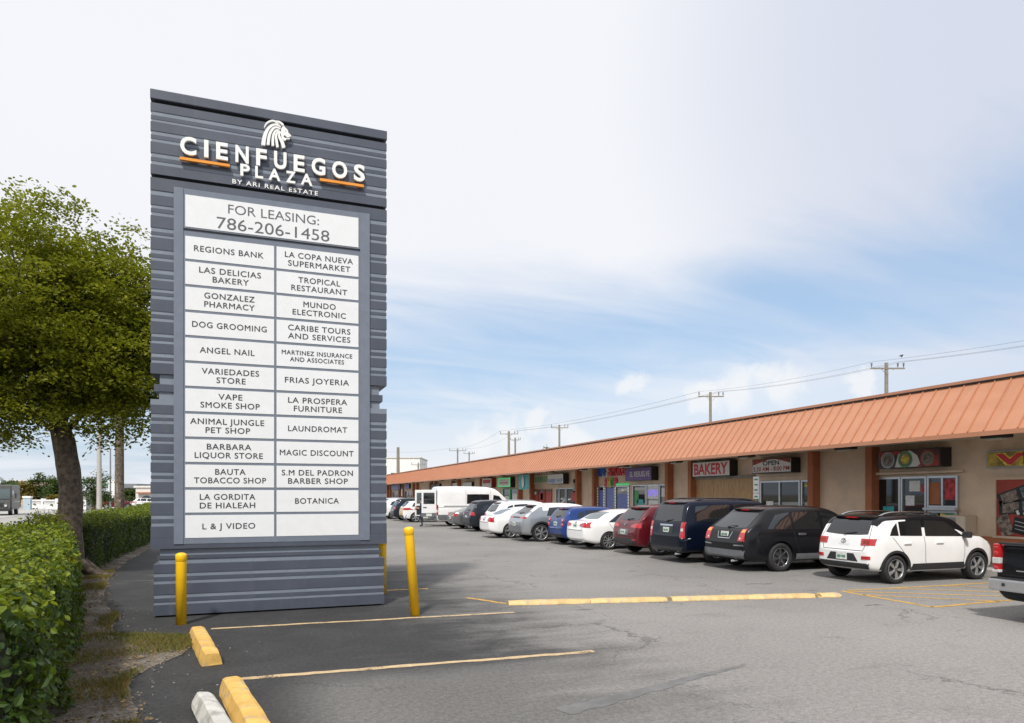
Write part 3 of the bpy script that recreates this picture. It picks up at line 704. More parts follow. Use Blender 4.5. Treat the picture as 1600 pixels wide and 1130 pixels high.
def wall_sign(label, group, v_far, v_near, z0, z1, face, texts, depth=.30, body='black', extra=None, name='shop_sign', rim=.03):
    ob = thing(name, label, 'sign', (WU, -(-v_far-v_near)/2, (z0+z1)/2), group=group); cv, cz = (v_far+v_near)/2, (z0+z1)/2
    lf = lambda a, b, t: Vector((-t, -a, b)); hw, hh = (v_far-v_near)/2, (z1-z0)/2
    mb = MB(); mb.prism([(-hw,-hh),(hw,-hh),(hw,hh),(-hw,hh)], lf, .004, depth); mb.build('cabinet', M[body], ob)
    mb = MB(); mb.prism([(-hw+rim,-hh+rim),(hw-rim,-hh+rim),(hw-rim,hh-rim),(-hw+rim,hh-rim)], lf, depth-.002, depth+.008); mb.build('sign_face', M[face], ob)
    for (s_, fa, fb, fw_, fh, mk, bold) in texts:
        t = MB(); put_text(t, s_, lf, fa*hw, fb*hh, fw_*2*hw, fh*2*hh, depth+.012, None, bold); t.build('lettering', M[mk], ob)
    if extra: extra(ob, lf, hw, hh, depth)
    return ob
SG = 'sign boxes on the shop fronts'
# --- shop with the film posters (nearest)
v0, v1_, z0, z1 = wv(1547), wv(1547)-3.6, wz(1547,732), wz(1547,706)
M['vidgrad'] = mat('mottled_yellow_green', (.38,.26,.03), .4, 0, .7, 2.2, dirt=((.32,.03,.02), .95), dirt_s=2.6)
def vid(ob, lf, hw, hh, dp):
    t = MB(); put_text(t, 'VIDEO', lf, 0, 0, 1.8*hw, 1.5*hh, dp+.010, None, .085, shear=.25); t.build('letter_outline', M['posterE'], ob)
wall_sign('yellow and red film shop sign cut off by the right edge of the picture', SG, v0, v1_, z0, z1, 'vidgrad', [('VIDEO', 0, 0, .86, .66, 'redsign', .05)], .14, 'steel', vid)
v0 = wv(1553); z0, z1 = .9, wz(1557,750)
mu = MB(); a0, a1 = -v0, -v0+3.4
wrect(mu, a0, z0-.06, a0+.09, z1+.08, .004, .06); wrect(mu, a1-.09, z0-.06, a1, z1+.08, .004, .06); wrect(mu, a0+.09, z1, a1-.09, z1+.08, .004, .057); wrect(mu, a0+.09, z0-.06, a1-.09, z0, .004, .057)
mu = mu.build('window', M['stucco'], mall)
M['mural'] = mat('mural_red', (.30,.035,.02), .5, 0, .35, 1.6)
mb = MB(); wrect(mb, a0+.09, z0, a1-.09, z1, .003, .02); mb.build('mural', M['mural'], mu)
def strip_poly(mb, c, L, hgt, ang, t0, t1, mi=0):
    ca, sa = math.cos(R(ang)), math.sin(R(ang))
    mb.prism([(c[0]+x*ca-y*sa, c[1]+x*sa+y*ca) for x, y in ((-L/2,-hgt/2),(L/2,-hgt/2),(L/2,hgt/2),(-L/2,hgt/2))], wf, t0, t1, mi)
mb = MB()
for c, ang in (((a0+.95, z0+1.22), 20), ((a0+1.0, z0+.80), 4)):
    strip_poly(mb, c, 1.7, .36, ang, .021, .025, 0)
    for i in range(3):
        d = (i-1)*.54; strip_poly(mb, (c[0]+d*math.cos(R(ang)), c[1]+d*math.sin(R(ang))), .44, .27, ang, .0252, .027, 1+i % 2)
strip_poly(mb, (a0+1.0, z0+.22), .95, .42, -12, .028, .032, 0); strip_poly(mb, (a0+1.05, z0+.55), 1.0, .13, -12, .028, .033, 0)
for i in range(5): strip_poly(mb, (a0+.66+i*.19, z0+.63-i*.04), .07, .12, 25, .0335, .035, 3)
for i in range(3): strip_poly(mb, (a0+1.0, z0+.32-i*.10), .85, .012, -12, .0325, .034, 3)
strip_poly(mb, (a0+.32, z0+.28), .34, .55, 20, .0285, .03, 1)
mb.build('mural_print', [M['black'], M['photo'], M['photo2'], M['posterB']], mu)
# --- snack window
vA, vB, z0, z1 = px_rect(1388, 733, 1487, 706)
def food(ob, lf, hw, hh, dp):
    t = MB()
    t.prism([(-hw*.95,hh*.9),(-hw*.95,hh*.1),(-hw*.3,hh*.55),(hw*.1,hh*.9)], lf, dp+.009, dp+.011, 3); t.prism([(hw*.3,-hh*.9),(hw*.95,-hh*.9),(hw*.95,hh*.3),(hw*.5,-hh*.3)], lf, dp+.009, dp+.011, 3)
    t.prism([(-hw*.42,-hh*.92),(hw*.42,-hh*.92),(hw*.30,hh*.3),(hw*.05,hh*.92),(-hw*.30,hh*.6)], lf, dp+.0085, dp+.0095, 1)
    t.build('red_swoosh', [M['posterA'], M['posterB'], M['posterG'], M['mural']], ob)
    for fx, cols in ((-.66, ('steel','photo')), (-.08, ('posterG','posterE')), (.62, ('mural','photo'))):
        for rr, mk, tt in ((.92, cols[0], .013), (.76, 'wood', .015), (.52, cols[1], .017)):
            t = MB(); t.prism([(fx*hw+rr*hh*math.cos(i*.3142), -.02+rr*hh*math.sin(i*.3142)) for i in range(20)], lf, dp+.009, dp+tt); t.build('food_picture', M[mk], ob)
wall_sign('black framed sign with three round food pictures above the snack window', SG, vA, vB, z0, z1, 'signdark', [], .42, 'black', food)
ZF = .14
zt = wz(1370, 746.5)
d_ = door(wv(1370), wv(1409), ZF, zt, ((.28,.42,.72,.62,'posterC'),))
window(wv(1410), wv(1450), .95, zt, 1, 'window', ((.15,.45,.5,.64,'posterB'), (.3,.72,.72,.92,'posterB'), (.1,.0,.9,.16,'posterE'), (.75,.7,.95,.85,'posterA')))
zs = wz(1452, 793)
window(wv(1451), wv(1499), zs, zt, 2, 'window', ((.05,.1,.4,.8,'pilaster'), (.55,.25,.95,.9,'posterA')))
mb = MB(); wrect(mb, -wv(1451)-.02, zs-.07, -wv(1499)+.03, zs-.005, .004, .22); mb.build('counter', M['alum'], mall)
window(wv(1452), wv(1498), .75, zs-.09, 1, 'window', ((.03,.05,.3,.95,'posterC'), (.32,.05,.6,.8,'posterD'), (.55,.3,.97,.97,'posterG'), (.4,.5,.55,.9,'posterE'), (.68,.08,.9,.4,'posterB')))
mb = MB(); za = wz(1365,741); mb.tube([(WU-.12,wv(1366),za),(WU-.12,wv(1509),za+.01)], .045, 10); mb.build('awning_tube', M['stucco'], mall)
# box unit standing by the wall
va, vb = wv(1487), wv(1527)
t = thing('wall_unit', 'grey metal box unit on the shop wall behind the white car', 'air conditioner', (WU, (va+vb)/2, wz(1500,822)))
mb = MB(); mb.box((-.24,0,0),(.46,va-vb,.62),0,None,.03); mb.build('casing', M['soffit'], t)
mb = MB(); mb.box((-.478,.12,.02),(.02,(va-vb)*.6,.46)); mb.build('grille', M['steel'], t)
mb = MB(); mb.b2((-.44,-.5,-.40),(-.02,-.42,-.30)); mb.b2((-.44,.42,-.40),(-.02,.5,-.30)); mb.build('bracket', M['steel'], t)
# --- bakery
vA, vB, z0, z1 = px_rect(1094, 746, 1153, 723)
wall_sign('white sign box reading BAKERY in red capitals over plywood boards', SG, vA, vB, z0, z1, 'posterB', [('BAKERY', 0, 0, .90, .74, 'redsign', .03)], .40)
def bak(ob, lf, hw, hh, dp):
    t = MB(); t.prism([(-hw*.96,hh*.90),(-hw*.96,hh*.15),(-hw*.5,hh*.55),(-hw*.1,hh*.90)], lf, dp+.009, dp+.011); t.prism([(hw*.96,hh*.90),(hw*.96,hh*.25),(hw*.6,hh*.6),(hw*.25,hh*.90)], lf, dp+.009, dp+.011); t.build('red_swoosh', M['mural'], ob)
vA, vB, z0, z1 = px_rect(1189, 740.5, 1251, 719)
wall_sign('white sign box reading OPEN with opening hours over the bakery door', SG, vA, vB, z0, z1, 'posterB', [('OPEN', 0, .40, .42, .32, 'black', .02), ('5:30 AM - 8:00 PM', 0, -.42, .92, .32, 'mural', .02)], .42, 'black', bak)
zp = wz(1090, 750); a0, a1 = -wv(1088), -wv(1180)
bd = thing('plywood_boarding', 'plywood sheets boarding up the shop window under the bakery sign', 'boarding', (WU, 0, 0))
lf0 = lambda a, b, t: Vector((-t, -a, b))
for i in range(3):
    mb = MB(); A = a0+(a1-a0)*i/3+.008; B = a0+(a1-a0)*(i+1)/3-.008; mb.prism([(A,.3),(B,.3),(B,zp),(A,zp)], lf0, .02, .045+.002*i); mb.build('plywood_sheet', M['ply'], bd)
mb = MB(); mb.prism([(a0-.03,zp),(a1+.05,zp),(a1+.05,zp+.13),(a0-.03,zp+.13)], lf0, .004, .12); mb.prism([(a0-.06,.2),(a0-.005,.2),(a0-.005,zp),(a0-.06,zp)], lf0, .004, .07); mb.build('timber_header', M['wood'], bd)
zt = wz(1190, 752)
window(wv(1190), wv(1252), .75, zt, 2, 'window', ((.14,.32,.32,.56,'posterB'),))
mb = MB(); wrect(mb, -wv(1186), zt+.02, -wv(1276), zt+.16, .004, .05); wrect(mb, -wv(1186), zt+.18, -wv(1276), zt+.26, .004, .03); mb.build('lintel', M['stucco'], mall)
dd = door(wv(1254), wv(1281), ZF, zt, ((.35,.62,.72,.80,'posterB'), (.35,.35,.8,.58,'posterC')))
t = MB(); put_text(t, '606', wf, -(wv(1254)+wv(1281))/2, zt-.17, .5, .15, .078, None, .02); t.build('house_number', M['posterE'], dd)
# --- vape shop and next door
z0, z1 = wz(930,746), wz(930,731)
vs_ = thing('letter_sign', 'raised blue, white and red letters reading VAPE & SMOKE SHOP', 'sign', (WU, 0, 0), group=None)
def ltr(word, x0, x1, y0, y1, mk, hx=None):
    a0, a1 = -wv(x0), -wv(x1); b0, b1 = wz(x0, y1), wz(x0, y0); n = len(word)
    for i, c in enumerate(word):
        m_ = M[mk[i]] if isinstance(mk, (list, tuple)) else M[mk]; w0 = (a1-a0)/n
        mb = MB(); put_text(mb, c, lf0, a0+w0*(i+.5), (b0+b1)/2, w0*.86, b1-b0, .004, .09, .04); o = mb.build('sign_letter', m_, vs_)
ltr('VAPE', 930, 948, 731, 745, 'bluesign'); ltr('&', 948.5, 951, 739, 746, 'posterB'); ltr('SMOKE', 952, 979, 729, 744, 'redsign'); ltr('SHOP', 946, 966, 747, 762, ('redsign','posterE','posterG','redsign'))
vA, vB, z0, z1 = px_rect(987.5, 752, 1029, 732)
wall_sign('purple sign box with white lettering over an open shop window', SG, vA, vB, z0, z1, 'purple', [('EL RESUELVE', .12, 0, .74, .40, 'posterB', .01)], .40)
zt = wz(936, 760)
window(wv(935), wv(946), .3, zt, 1, 'window', ((.2,.45,.8,.9,'posterD'), (.3,.05,.8,.4,'posterB')), led='led_w')
door(wv(947), wv(962), ZF, zt, ((.1,.3,.9,.95,'posterD'),))
window(wv(963), wv(984), .3, zt, 1, 'window', ((.08,.35,.92,.80,'posterD'), (.15,.1,.6,.4,'posterB')), led='led_w')
mb = MB(); wrect(mb, -wv(963), zt+.03, -wv(984), zt+.12, .004, .05); mb.build('led_bar', M['led_g'], mall)
zt = wz(990, 758)
ow = window(wv(990), wv(1011), .6, zt, 1, 'window', ((.1,.5,.4,.85,'posterG'), (.3,.25,.75,.6,'posterC'), (.0,.02,.95,.2,'posterE')))
ow = window(wv(1012), wv(1031), .6, zt, 1, 'window', ((.05,.62,.95,.97,'posterB'), (.1,.05,.9,.25,'posterD'), (.1,.3,.9,.58,'posterB')))
t = MB(); put_text(t, 'OPEN', wf, -(wv(1012)+wv(1031))/2, zt-.42, (wv(1012)-wv(1031))*.82, .36, .03, .04, .03); t.build('neon_letters', M['led_p'], ow)
window(wv(1032), wv(1043), .6, zt, 1, 'window', ((.3,.3,.9,.55,'posterB'), (.2,.68,.8,.9,'posterB')))
# --- barber shop
vA, vB, z0, z1 = px_rect(864, 757, 889, 741.5)
wall_sign('white sign box reading BARBER SHOP in dark blue', SG, vA, vB, z0, z1, 'posterB', [('BARBER SHOP', 0, -.35, .90, .40, 'bluesign', .02)], .40)
t = thing('barber_pole', 'striped black and white barber pole on the wall by the barber shop', 'barber pole', (WU-.25, wv(898, WU-.25), wz(898, 770, WU-.25)))
mb = MB(); mb.lathe([(.09,.12),(.09,.62)], 14); mb.build('cylinder_glass', M['posterB'], t)
mb = MB()
for k in range(3):
    pts = [(.093*math.cos(a/6+k*2.09), .093*math.sin(a/6+k*2.09), .13+a*.0125) for a in range(40)]; mb.tube(pts, .018, 5)
mb.build('stripe', M['black'], t)
mb = MB(); mb.ball((0,0,.74), (.12,.12,.12)); mb.lathe([(.0,0),(.11,.02),(.12,.12),(.0,.121)], 14); mb.lathe([(0,.62),(.12,.621),(.1,.66),(0,.67)], 14); mb.b2((0,-.03,.3),(.25,.03,.36)); mb.build('end_cap', M['black'], t)
zt = wz(870, 763)
window(wv(870), wv(874), .5, zt, 1, 'window'); door(wv(875), wv(885), ZF, zt, ((.3,.1,.7,.3,'posterE'),)); window(wv(886), wv(902), .5, zt, 1, 'window', ((.45,.55,.95,.85,'posterA'), (.1,.05,.6,.4,'posterB')))
z0 = wz(832, 757); z1 = wz(832, 743)
wall_sign('pale sign panel with green and red lettering beside the barber sign', SG, wv(833), wv(861), z0, z1, 'stucco', [], .06, 'soffit', lambda ob, lf, hw, hh, dp: [MB().prism([(-hw*.9+i*hw*.2,-hh*.6),(-hw*.9+i*hw*.2+hw*.13,-hh*.6),(-hw*.9+i*hw*.2+hw*.13,hh*.6),(-hw*.9+i*hw*.2,hh*.6)], lf, dp+.009, dp+.013).build('sign_stripe', M['posterG' if i < 8 else 'posterA'], ob) for i in range(9)])
zt = wz(833, 765)
for x0, x1, ex in ((833,841,((.1,.3,.9,.8,'posterA'),(.3,.8,.7,.92,'posterB'))), (842,851,((.1,.2,.9,.9,'posterA'),(.35,.6,.75,.85,'posterE'))), (852,863,((.05,.25,.95,.9,'posterA'),(.2,.05,.6,.5,'posterE')))):
    window(wv(x0), wv(x1), .5, zt, 1, 'window', ex, fm='pilaster')
# --- green shop
vA, vB, z0, z1 = px_rect(785, 762, 805, 747)
wall_sign('sign box with a bright green border above a green framed window', SG, vA, vB, z0, z1, 'led_g', [], .40, 'black', lambda ob, lf, hw, hh, dp: [MB().prism([(-hw*.82,-hh*.7),(hw*.82,-hh*.7),(hw*.82,hh*.7),(-hw*.82,hh*.7)], lf, dp+.009, dp+.014).build('sign_panel', M['posterB'], ob), MB().prism([(-hw*.7,-hh*.2),(hw*.7,-hh*.2),(hw*.7,hh*.0),(-hw*.7,hh*.0)], lf, dp+.0145, dp+.016).build('sign_stripe', M['posterA'], ob)])
zt = wz(788, 764)
window(wv(787), wv(798), .5, zt, 1, 'window', ((.15,.2,.8,.7,'posterB'),), fm='posterG', led='led_g'); window(wv(798.5), wv(811), .5, zt, 1, 'window', ((.2,.3,.8,.8,'posterB'),), fm='posterG', led='led_g')
v0, v1_ = wv(810, 17.4), wv(826, 17.4)
t = thing('banner', 'teal fabric banner hanging under the roof edge', 'banner', (17.4, (v0+v1_)/2, wz(810,742,17.4)))
hb = wz(810,742,17.4)-wz(810,765,17.4); hw = (v0-v1_)/2
mb = MB(); n = 10; vs = [(.03*math.sin(i*1.1+j*.5)*(j/6), -hw+2*hw*i/n, -hb*j/6) for j in range(7) for i in range(n+1)]
mb.add(vs, [(j*(n+1)+i, (j+1)*(n+1)+i, (j+1)*(n+1)+i+1, j*(n+1)+i+1) for j in range(6) for i in range(n)], 0, True); mb.build('banner_cloth', M['posterC'], t)
mb = MB(); mb.prism([(.0+.26*math.cos(i*.52), -hb*.5+.42*math.sin(i*.52)) for i in range(12)], lambda a, b, tt: Vector((-tt, a, b)), .04, .05); mb.build('oval_emblem', M['posterB'], t)
mb = MB(); mb.tube([(0,-hw-.05,0),(0,hw+.05,0)], .02, 6); mb.build('rod', M['steel'], t)
vA, vB, z0, z1 = px_rect(760, 762, 775, 748)
wall_sign('pinkish white sign box just right of the white van', SG, vA, vB, z0, z1, 'posterB', [], .40, 'mural', lambda ob, lf, hw, hh, dp: [MB().prism([(-hw*.8,-hh*.1),(hw*.8,-hh*.1),(hw*.8,hh*.65),(-hw*.8,hh*.65)], lf, dp+.009, dp+.013).build('sign_stripe', M['posterA'], ob)])
zt = wz(763, 768)
window(wv(763), wv(772), .5, zt, 1, 'window', ((.2,.3,.7,.8,'wood'),)); window(wv(773), wv(782), .5, zt, 1, 'window')
# --- far shops, only their upper fronts show
for x0, x1, lab in ((709,720,'small white sign box above the van roof, nearer the van front'), (727,741,'white framed sign box above the rear half of the van')):
    pass
for (x0, x1, y0, y1, fc, lab) in ((727,741,754,764,'posterB','white sign box over the middle of the van roof'), (708,720,755,765,'posterB','white sign box over the van roof, left of another white box'), (673,690,757,766,'black','dark curved sign over the back of the van'), (635,642,757,764,'posterD','small blue grey shop sign left of the open van door'), (614,628,758,766,'posterD','dark blue shop sign close to the pylon sign')):
    vA, vB, z0, z1 = px_rect(x0, y1, x1, y0)
    wall_sign(lab, SG, vA, vB, z0, z1, fc, [], .25)
for v in (61.5, 64.2, 71.5, 74.3, 81.6, 84.5, 91.8, 94.8, 101.6, 104.5):
    door(v+1.1, v, ZF, 2.5); window(v+2.5, v+1.2, .6, 2.5, 1)
# parking sign post on the pavement edge
t = thing('sign_post', 'green post with white accessible parking signs by the bakery window', 'sign', (17.0, wv(1183,17.0), .14))
mb = MB(); mb.box((0,0,1.25),(.05,.05,2.5)); mb.build('post', M['green'], t)
for z0, z1 in ((1.92,2.52),(1.70,1.90)):
    mb = MB(); mb.box((-.04,0,(z0+z1)/2),(.012,.32,z1-z0),0,None,.005); p = mb.build('sign_plate', M['white'], t)
    mb = MB()
    for k in range(3 if z1 > 2 else 1): mb.box((-.048,0,z1-.11-.19*k),(.004,.18,.055))
    mb.build('sign_print', M['green'], p)
t = thing('sign_post', 'distant white sign on a post between the pylon sign and the van', 'sign', (17.0, wv(628.5,17.0), .14))
mb = MB(); mb.box((0,0,1.2),(.06,.06,2.4)); mb.build('post', M['steel'], t); mb = MB(); mb.box((-.05,0,2.15),(.02,.5,.95)); mb.build('sign_plate', M['white'], t)
# trash bin in front of the vape shop
t = thing('rubbish_bin', 'black rubbish bin outside the vape shop door', 'bin', (17.6, wv(949,17.6), .14))
mb = MB(); mb.box((0,0,.5),(.6,.6,1.0),0,None,.05,(1.1,1.1)); mb.build('bin_body', M['blackplastic'], t); mb = MB(); mb.box((0,0,1.06),(.7,.7,.12),0,None,.04); mb.build('lid', M['blackplastic'], t)
# ---------------------------------------------------------------- vehicles
# local frame of a vehicle: y = 0 at the rear bumper, y forward, x to its right, z up
def interp(t, x):
    if x <= t[0][0]: return t[0][1]
    for (a, b), (c, d) in zip(t, t[1:]):
        if x <= c: return b+(d-b)*((x-a)/(c-a) if c > a else 0)
    return t[-1][1]
def suv_curves(L, W, H, belt, bump, hr, rf, cw, hood, gz=.24, rear=.12, rail_drop=.03, nose=.14):
    top = [(0,bump),(.035,bump+.05),(rear*.7,belt-.06),(rear,belt),(hr-.12,H-.20),(hr,H-.075),(hr+.12,H-.035),(hr+.6,H-.006),((hr+rf)/2+.2,H),(rf-.35,H-.025),(rf,H-.085),(cw-.10,hood+.06),(cw,hood),(cw+.35,hood-.01),(L-.45,hood-.10),(L-nose,hood-.22),(L-.03,.62),(L,.55)]
    return top
def sedan_curves(L, W, H, belt, bump, deck, yt, yr, rf, cw, hood, nose=.14):
    return [(0,bump),(.03,bump+.06),(.07,deck-.05),(.11,deck),(.22,deck+.005),(yt,deck+.035),(yt+.12,deck+.09),((yt+yr)/2,(deck+H)/2+.055),(yr,H-.055),(yr+.25,H-.01),((yr+rf)/2+.1,H),(rf-.3,H-.02),(rf,H-.08),(cw-.1,hood+.06),(cw,hood),(cw+.4,hood-.015),(L-.5,hood-.11),(L-nose,hood-.22),(L-.03,.60),(L,.52)]
def loft(top, belt, bot, plan, tumble, L):
    ys = sorted(set(round(y, 3) for t in (top, belt, bot, plan) for y, _ in t))
    out = []
    for y in ys:
        if not out or y-out[-1] > .018: out.append(y)
    ys = out; rings = []
    for y in ys:
        zt, z0, hw = interp(top, y), interp(bot, y), interp(plan, y); zb = min(interp(belt, y), zt-.03); gh = zt-zb
        wt = hw*(1-tumble*min(1, gh/.50)-(.05 if gh < .1 else 0))
        h = zb-z0
        half = [(0, z0), (hw*.55, z0), (hw*.88, z0), (hw*.975, z0+.05), (hw, z0+.30*h), (hw*1.004, z0+.62*h), (hw*.992, z0+.86*h), (hw*.955, zb),
                (hw*.94+(wt-hw*.94)*.45, zb+.42*gh), (wt*1.0, zb+.80*gh), (wt*.93, zb+.94*gh), (wt*.72, zt-.004), (wt*.36, zt+.012*min(1, gh*3)), (0, zt+.016*min(1, gh*3))]
        rings.append([Vector((x, y, z)) for x, z in half]+[Vector((-x, y, z)) for x, z in half[-2:0:-1]])
    N = len(rings[0]); vs = [v for r_ in rings for v in r_]; fs = []
    for i in range(len(rings)-1):
        for j in range(N): fs.append((i*N+j, i*N+(j+1) % N, (i+1)*N+(j+1) % N, (i+1)*N+j))
    for base, rev in ((0, False), ((len(rings)-1)*N, True)):
        k = N//2
        for i in range(k):
            a, b, c, d = i, i+1, N-1-i, (N-i) % N
            f = [a, d, c, b] if not rev else [a, b, c, d]
            f = list(dict.fromkeys(base+q for q in f))
            if len(f) >= 3: fs.append(tuple(f))
    return vs, fs
def evaluated(me, cutter=None, sub=2, mats=()):
    o = bpy.data.objects.new('tmp', me); COL.objects.link(o)
    if sub: s_ = o.modifiers.new('s', 'SUBSURF'); s_.levels = sub; s_.render_levels = sub
    co = None
    if cutter:
        co = bpy.data.objects.new('cut', cutter); COL.objects.link(co)
        b = o.modifiers.new('b', 'BOOLEAN'); b.object = co; b.operation = 'DIFFERENCE'; b.solver = 'EXACT'; b.material_mode = 'TRANSFER'
    dg = bpy.context.evaluated_depsgraph_get(); dg.update()
    r = bpy.data.meshes.new_from_object(o.evaluated_get(dg), depsgraph=dg)
    bpy.data.objects.remove(o)
    if co: bpy.data.objects.remove(co)
    return r
class Car:
    def __init__(s, name, label, cat, u, v, group, L, W, H, wb, ro, wr, top, belt_t, plan, tumble, pm, gz=.22, roof_m=None, rot=0, tyre_w=.22):
        s.L, s.W, s.H, s.wb, s.ro, s.wr = L, W, H, wb, ro, wr; s.tw = tyre_w; s.hw = W/2
        s.top, s.belt_t = top, belt_t
        s.root = thing(name, label, cat, (u-ro, v+W/2-tyre_w/2, 0), R(-90+rot), group)
        bot = [(0,.40),(.12,.30),(.5,gz),(L-.7,gz),(L-.2,gz+.02),(L,.34)]
        vs, fs = loft(top, belt_t, bot, plan, tumble, L)
        me = bpy.data.meshes.new('body'); me.from_pydata(vs, [], fs); me.update()
        full = evaluated(me, None, 2)
        s.bvh = BVHTree.FromPolygons([v.co.copy() for v in full.vertices], [tuple(p.vertices) for p in full.polygons])
        me.materials.append(pm); me.materials.append(M['blackplastic'])
        if roof_m: me.materials.append(roof_m)
        if roof_m:
            for p in me.polygons:
                c = p.center
                if c.z > interp(belt_t, c.y)+(.70 if c.y < .98 else .32)*(interp(top, c.y)-interp(belt_t, c.y)) and interp(top, c.y) > H-.28: p.material_index = 2
        cut = MB(); s.ar = wr*1.13
        for y in (ro, ro+wb):
            for sx in (-1, 1):
                m_ = Matrix.Translation((sx*(s.hw+.12), y, wr)) @ Matrix.Rotation(R(90), 4, 'Y')
                cut.lathe([(0,-.40),(s.ar,-.40),(s.ar,.40),(0,.40)], 36, 0, m_)
        cm = cut.mesh('cut', M['blackplastic']); bm = bmesh.new(); bm.from_mesh(cm); bmesh.ops.remove_doubles(bm, verts=bm.verts[:], dist=1e-5); bmesh.ops.recalc_face_normals(bm, faces=bm.faces[:]); bm.to_mesh(cm); bm.free()
        res = evaluated(me, cm, 2); res.name = 'body'
        res.polygons.foreach_set('use_smooth', [True]*len(res.polygons)); res.set_sharp_from_angle(angle=R(32))
        s.body = link('body', res, s.root)
        s.wheels_done = False
    def hit(s, axis, a, b, side=1):
        if axis == 'side': o, d = Vector((side*3, a, b)), Vector((-side, 0, 0))
        elif axis == 'rear': o, d = Vector((a, -2, b)), Vector((0, 1, 0))
        elif axis == 'front': o, d = Vector((a, s.L+2, b)), Vector((0, -1, 0))
        else: o, d = Vector((a, b, 4)), Vector((0, 0, -1))
        p, n, i, dist = s.bvh.ray_cast(o, d)
        if p is None:
            q = {'side': Vector((side*s.hw, a, b)), 'rear': Vector((a, 0, b)), 'front': Vector((a, s.L, b)), 'top': Vector((a, b, s.H))}[axis]
            p, n, i, dist = s.bvh.find_nearest(q)
        return p, (n if n.dot(d) < 0 else -n)
    def patch(s, name, m, lo, hi, axis='side', side=1, off=.007, nm=6, nn=8, parent=None, mb=None):
        """a panel lying on the body between the outlines lo and hi (2-D points of the side or rear view)"""
        def res(pl, n):
            acc = [0]
            for p, q in zip(pl, pl[1:]): acc.append(acc[-1]+math.dist(p, q))
            o = []
            for i in range(n+1):
                t = acc[-1]*i/n
                for k in range(len(pl)-1):
                    if t <= acc[k+1]+1e-9:
                        f = (t-acc[k])/max(1e-9, acc[k+1]-acc[k]); o.append((pl[k][0]+(pl[k+1][0]-pl[k][0])*f, pl[k][1]+(pl[k+1][1]-pl[k][1])*f)); break
            return o
        A, B = res(lo, nn), res(hi, nn); vs = []
        for j in range(nm+1):
            for i in range(nn+1):
                t = j/nm; p, n = s.hit(axis, A[i][0]+(B[i][0]-A[i][0])*t, A[i][1]+(B[i][1]-A[i][1])*t, side); vs.append(p+n*off)
        k = nn+1; fs = [(j*k+i, j*k+i+1, (j+1)*k+i+1, (j+1)*k+i) for j in range(nm) for i in range(nn)]
        # turn edges down to the body so that the panel has thickness
        rim = [i for i in range(k)]+[j*k+nn for j in range(1, nm+1)]+[nm*k+i for i in range(nn-1, -1, -1)]+[j*k for j in range(nm-1, 0, -1)]
        b0 = len(vs); 
        cen = sum(vs, Vector())/len(vs)
        for q in rim:
            p = vs[q]; j, i = divmod(q, k); t = j/nm
            h, n = s.hit(axis, A[i][0]+(B[i][0]-A[i][0])*t, A[i][1]+(B[i][1]-A[i][1])*t, side); vs.append(h-n*.004)
        for i in range(len(rim)): fs.append((rim[i], rim[(i+1) % len(rim)], b0+(i+1) % len(rim), b0+i))
        own = mb is None; mb = mb or MB(); mb.add(vs, fs, 0, False)
        if own:
            o = mb.build(name, m, parent or s.root, fix=True)
            for p in o.data.polygons: p.use_smooth = True
            o.data.set_sharp_from_angle(angle=R(35)); return o
    def line(s, mb, pts, wd=.010, axis='side', side=1, off=.003):
        pp = []
        for p, q in zip(pts, pts[1:]):
            n = max(2, int(math.dist(p, q)/.06))
            for i in range(n): pp.append((p[0]+(q[0]-p[0])*i/n, p[1]+(q[1]-p[1])*i/n))
        pp.append(pts[-1]); vs = []
        for i, p in enumerate(pp):
            a, b = pp[max(i-1, 0)], pp[min(i+1, len(pp)-1)]; d = Vector((b[0]-a[0], b[1]-a[1])).normalized(); n = Vector((-d.y, d.x))*wd/2
            for sg in (1, -1):
                h, hn = s.hit(axis, p[0]+n.x*sg, p[1]+n.y*sg, side); vs.append(h+hn*off)
        mb.add(vs, [(2*i, 2*i+1, 2*i+3, 2*i+2) for i in range(len(pp)-1)])
    def wheels(s, style=5, rim_m='alum', back='blackplastic', rr=.70):
        wr, tw = s.wr, s.tw; RR = wr*rr
        t = MB(); t.lathe([(RR,-tw/2+.02),(RR+.01,-tw/2),(wr*.93,-tw/2),(wr*.985,-tw/2+.03),(wr,-tw/2+.06),(wr,tw/2-.06),(wr*.985,tw/2-.03),(wr*.93,tw/2),(RR+.01,tw/2),(RR,tw/2-.02),(RR,-tw/2+.02)], 40)
        tm = None
        r_ = MB(); r_.lathe([(0,tw/2-.075),(RR,tw/2-.075),(RR,-.06)], 32, 1)
        r_.lathe([(RR*1.0,tw/2-.07),(RR*1.0,tw/2-.012),(RR*.965,tw/2-.006),(RR*.93,tw/2-.02),(RR*.92,tw/2-.07)], 40, 0)
        r_.lathe([(RR*.20,tw/2-.07),(RR*.20,tw/2-.02),(RR*.15,tw/2-.012),(0,tw/2-.012)], 20, 0)
        n = abs(style); 
        for k in range(n):
            a = 2*math.pi*k/n+.3
            for off in ((0,) if style > 0 else (-.13, .13)):
                rot = Matrix.Rotation(a+off*.9, 3, 'Z'); L = RR*.80; wd = RR*(1.35/n if style > 0 else .62/n)
                c = rot @ Vector((RR*.15+L/2, 0, tw/2-.035)); r_.box(c, (L, wd, .035), 0, rot @ Matrix.Rotation(R(3), 3, 'Y'), .008)
        for k in range(5):
            a = 2*math.pi*k/5; r_.lathe([(0,tw/2-.006),(.012,tw/2-.006),(.012,tw/2-.02)], 8, 1, Matrix.Translation((RR*.12*math.cos(a), RR*.12*math.sin(a), 0)))
        rim = r_.mesh('rim', [M[rim_m], M[back]]); tyre = t.mesh('wheel', M['rubber'])
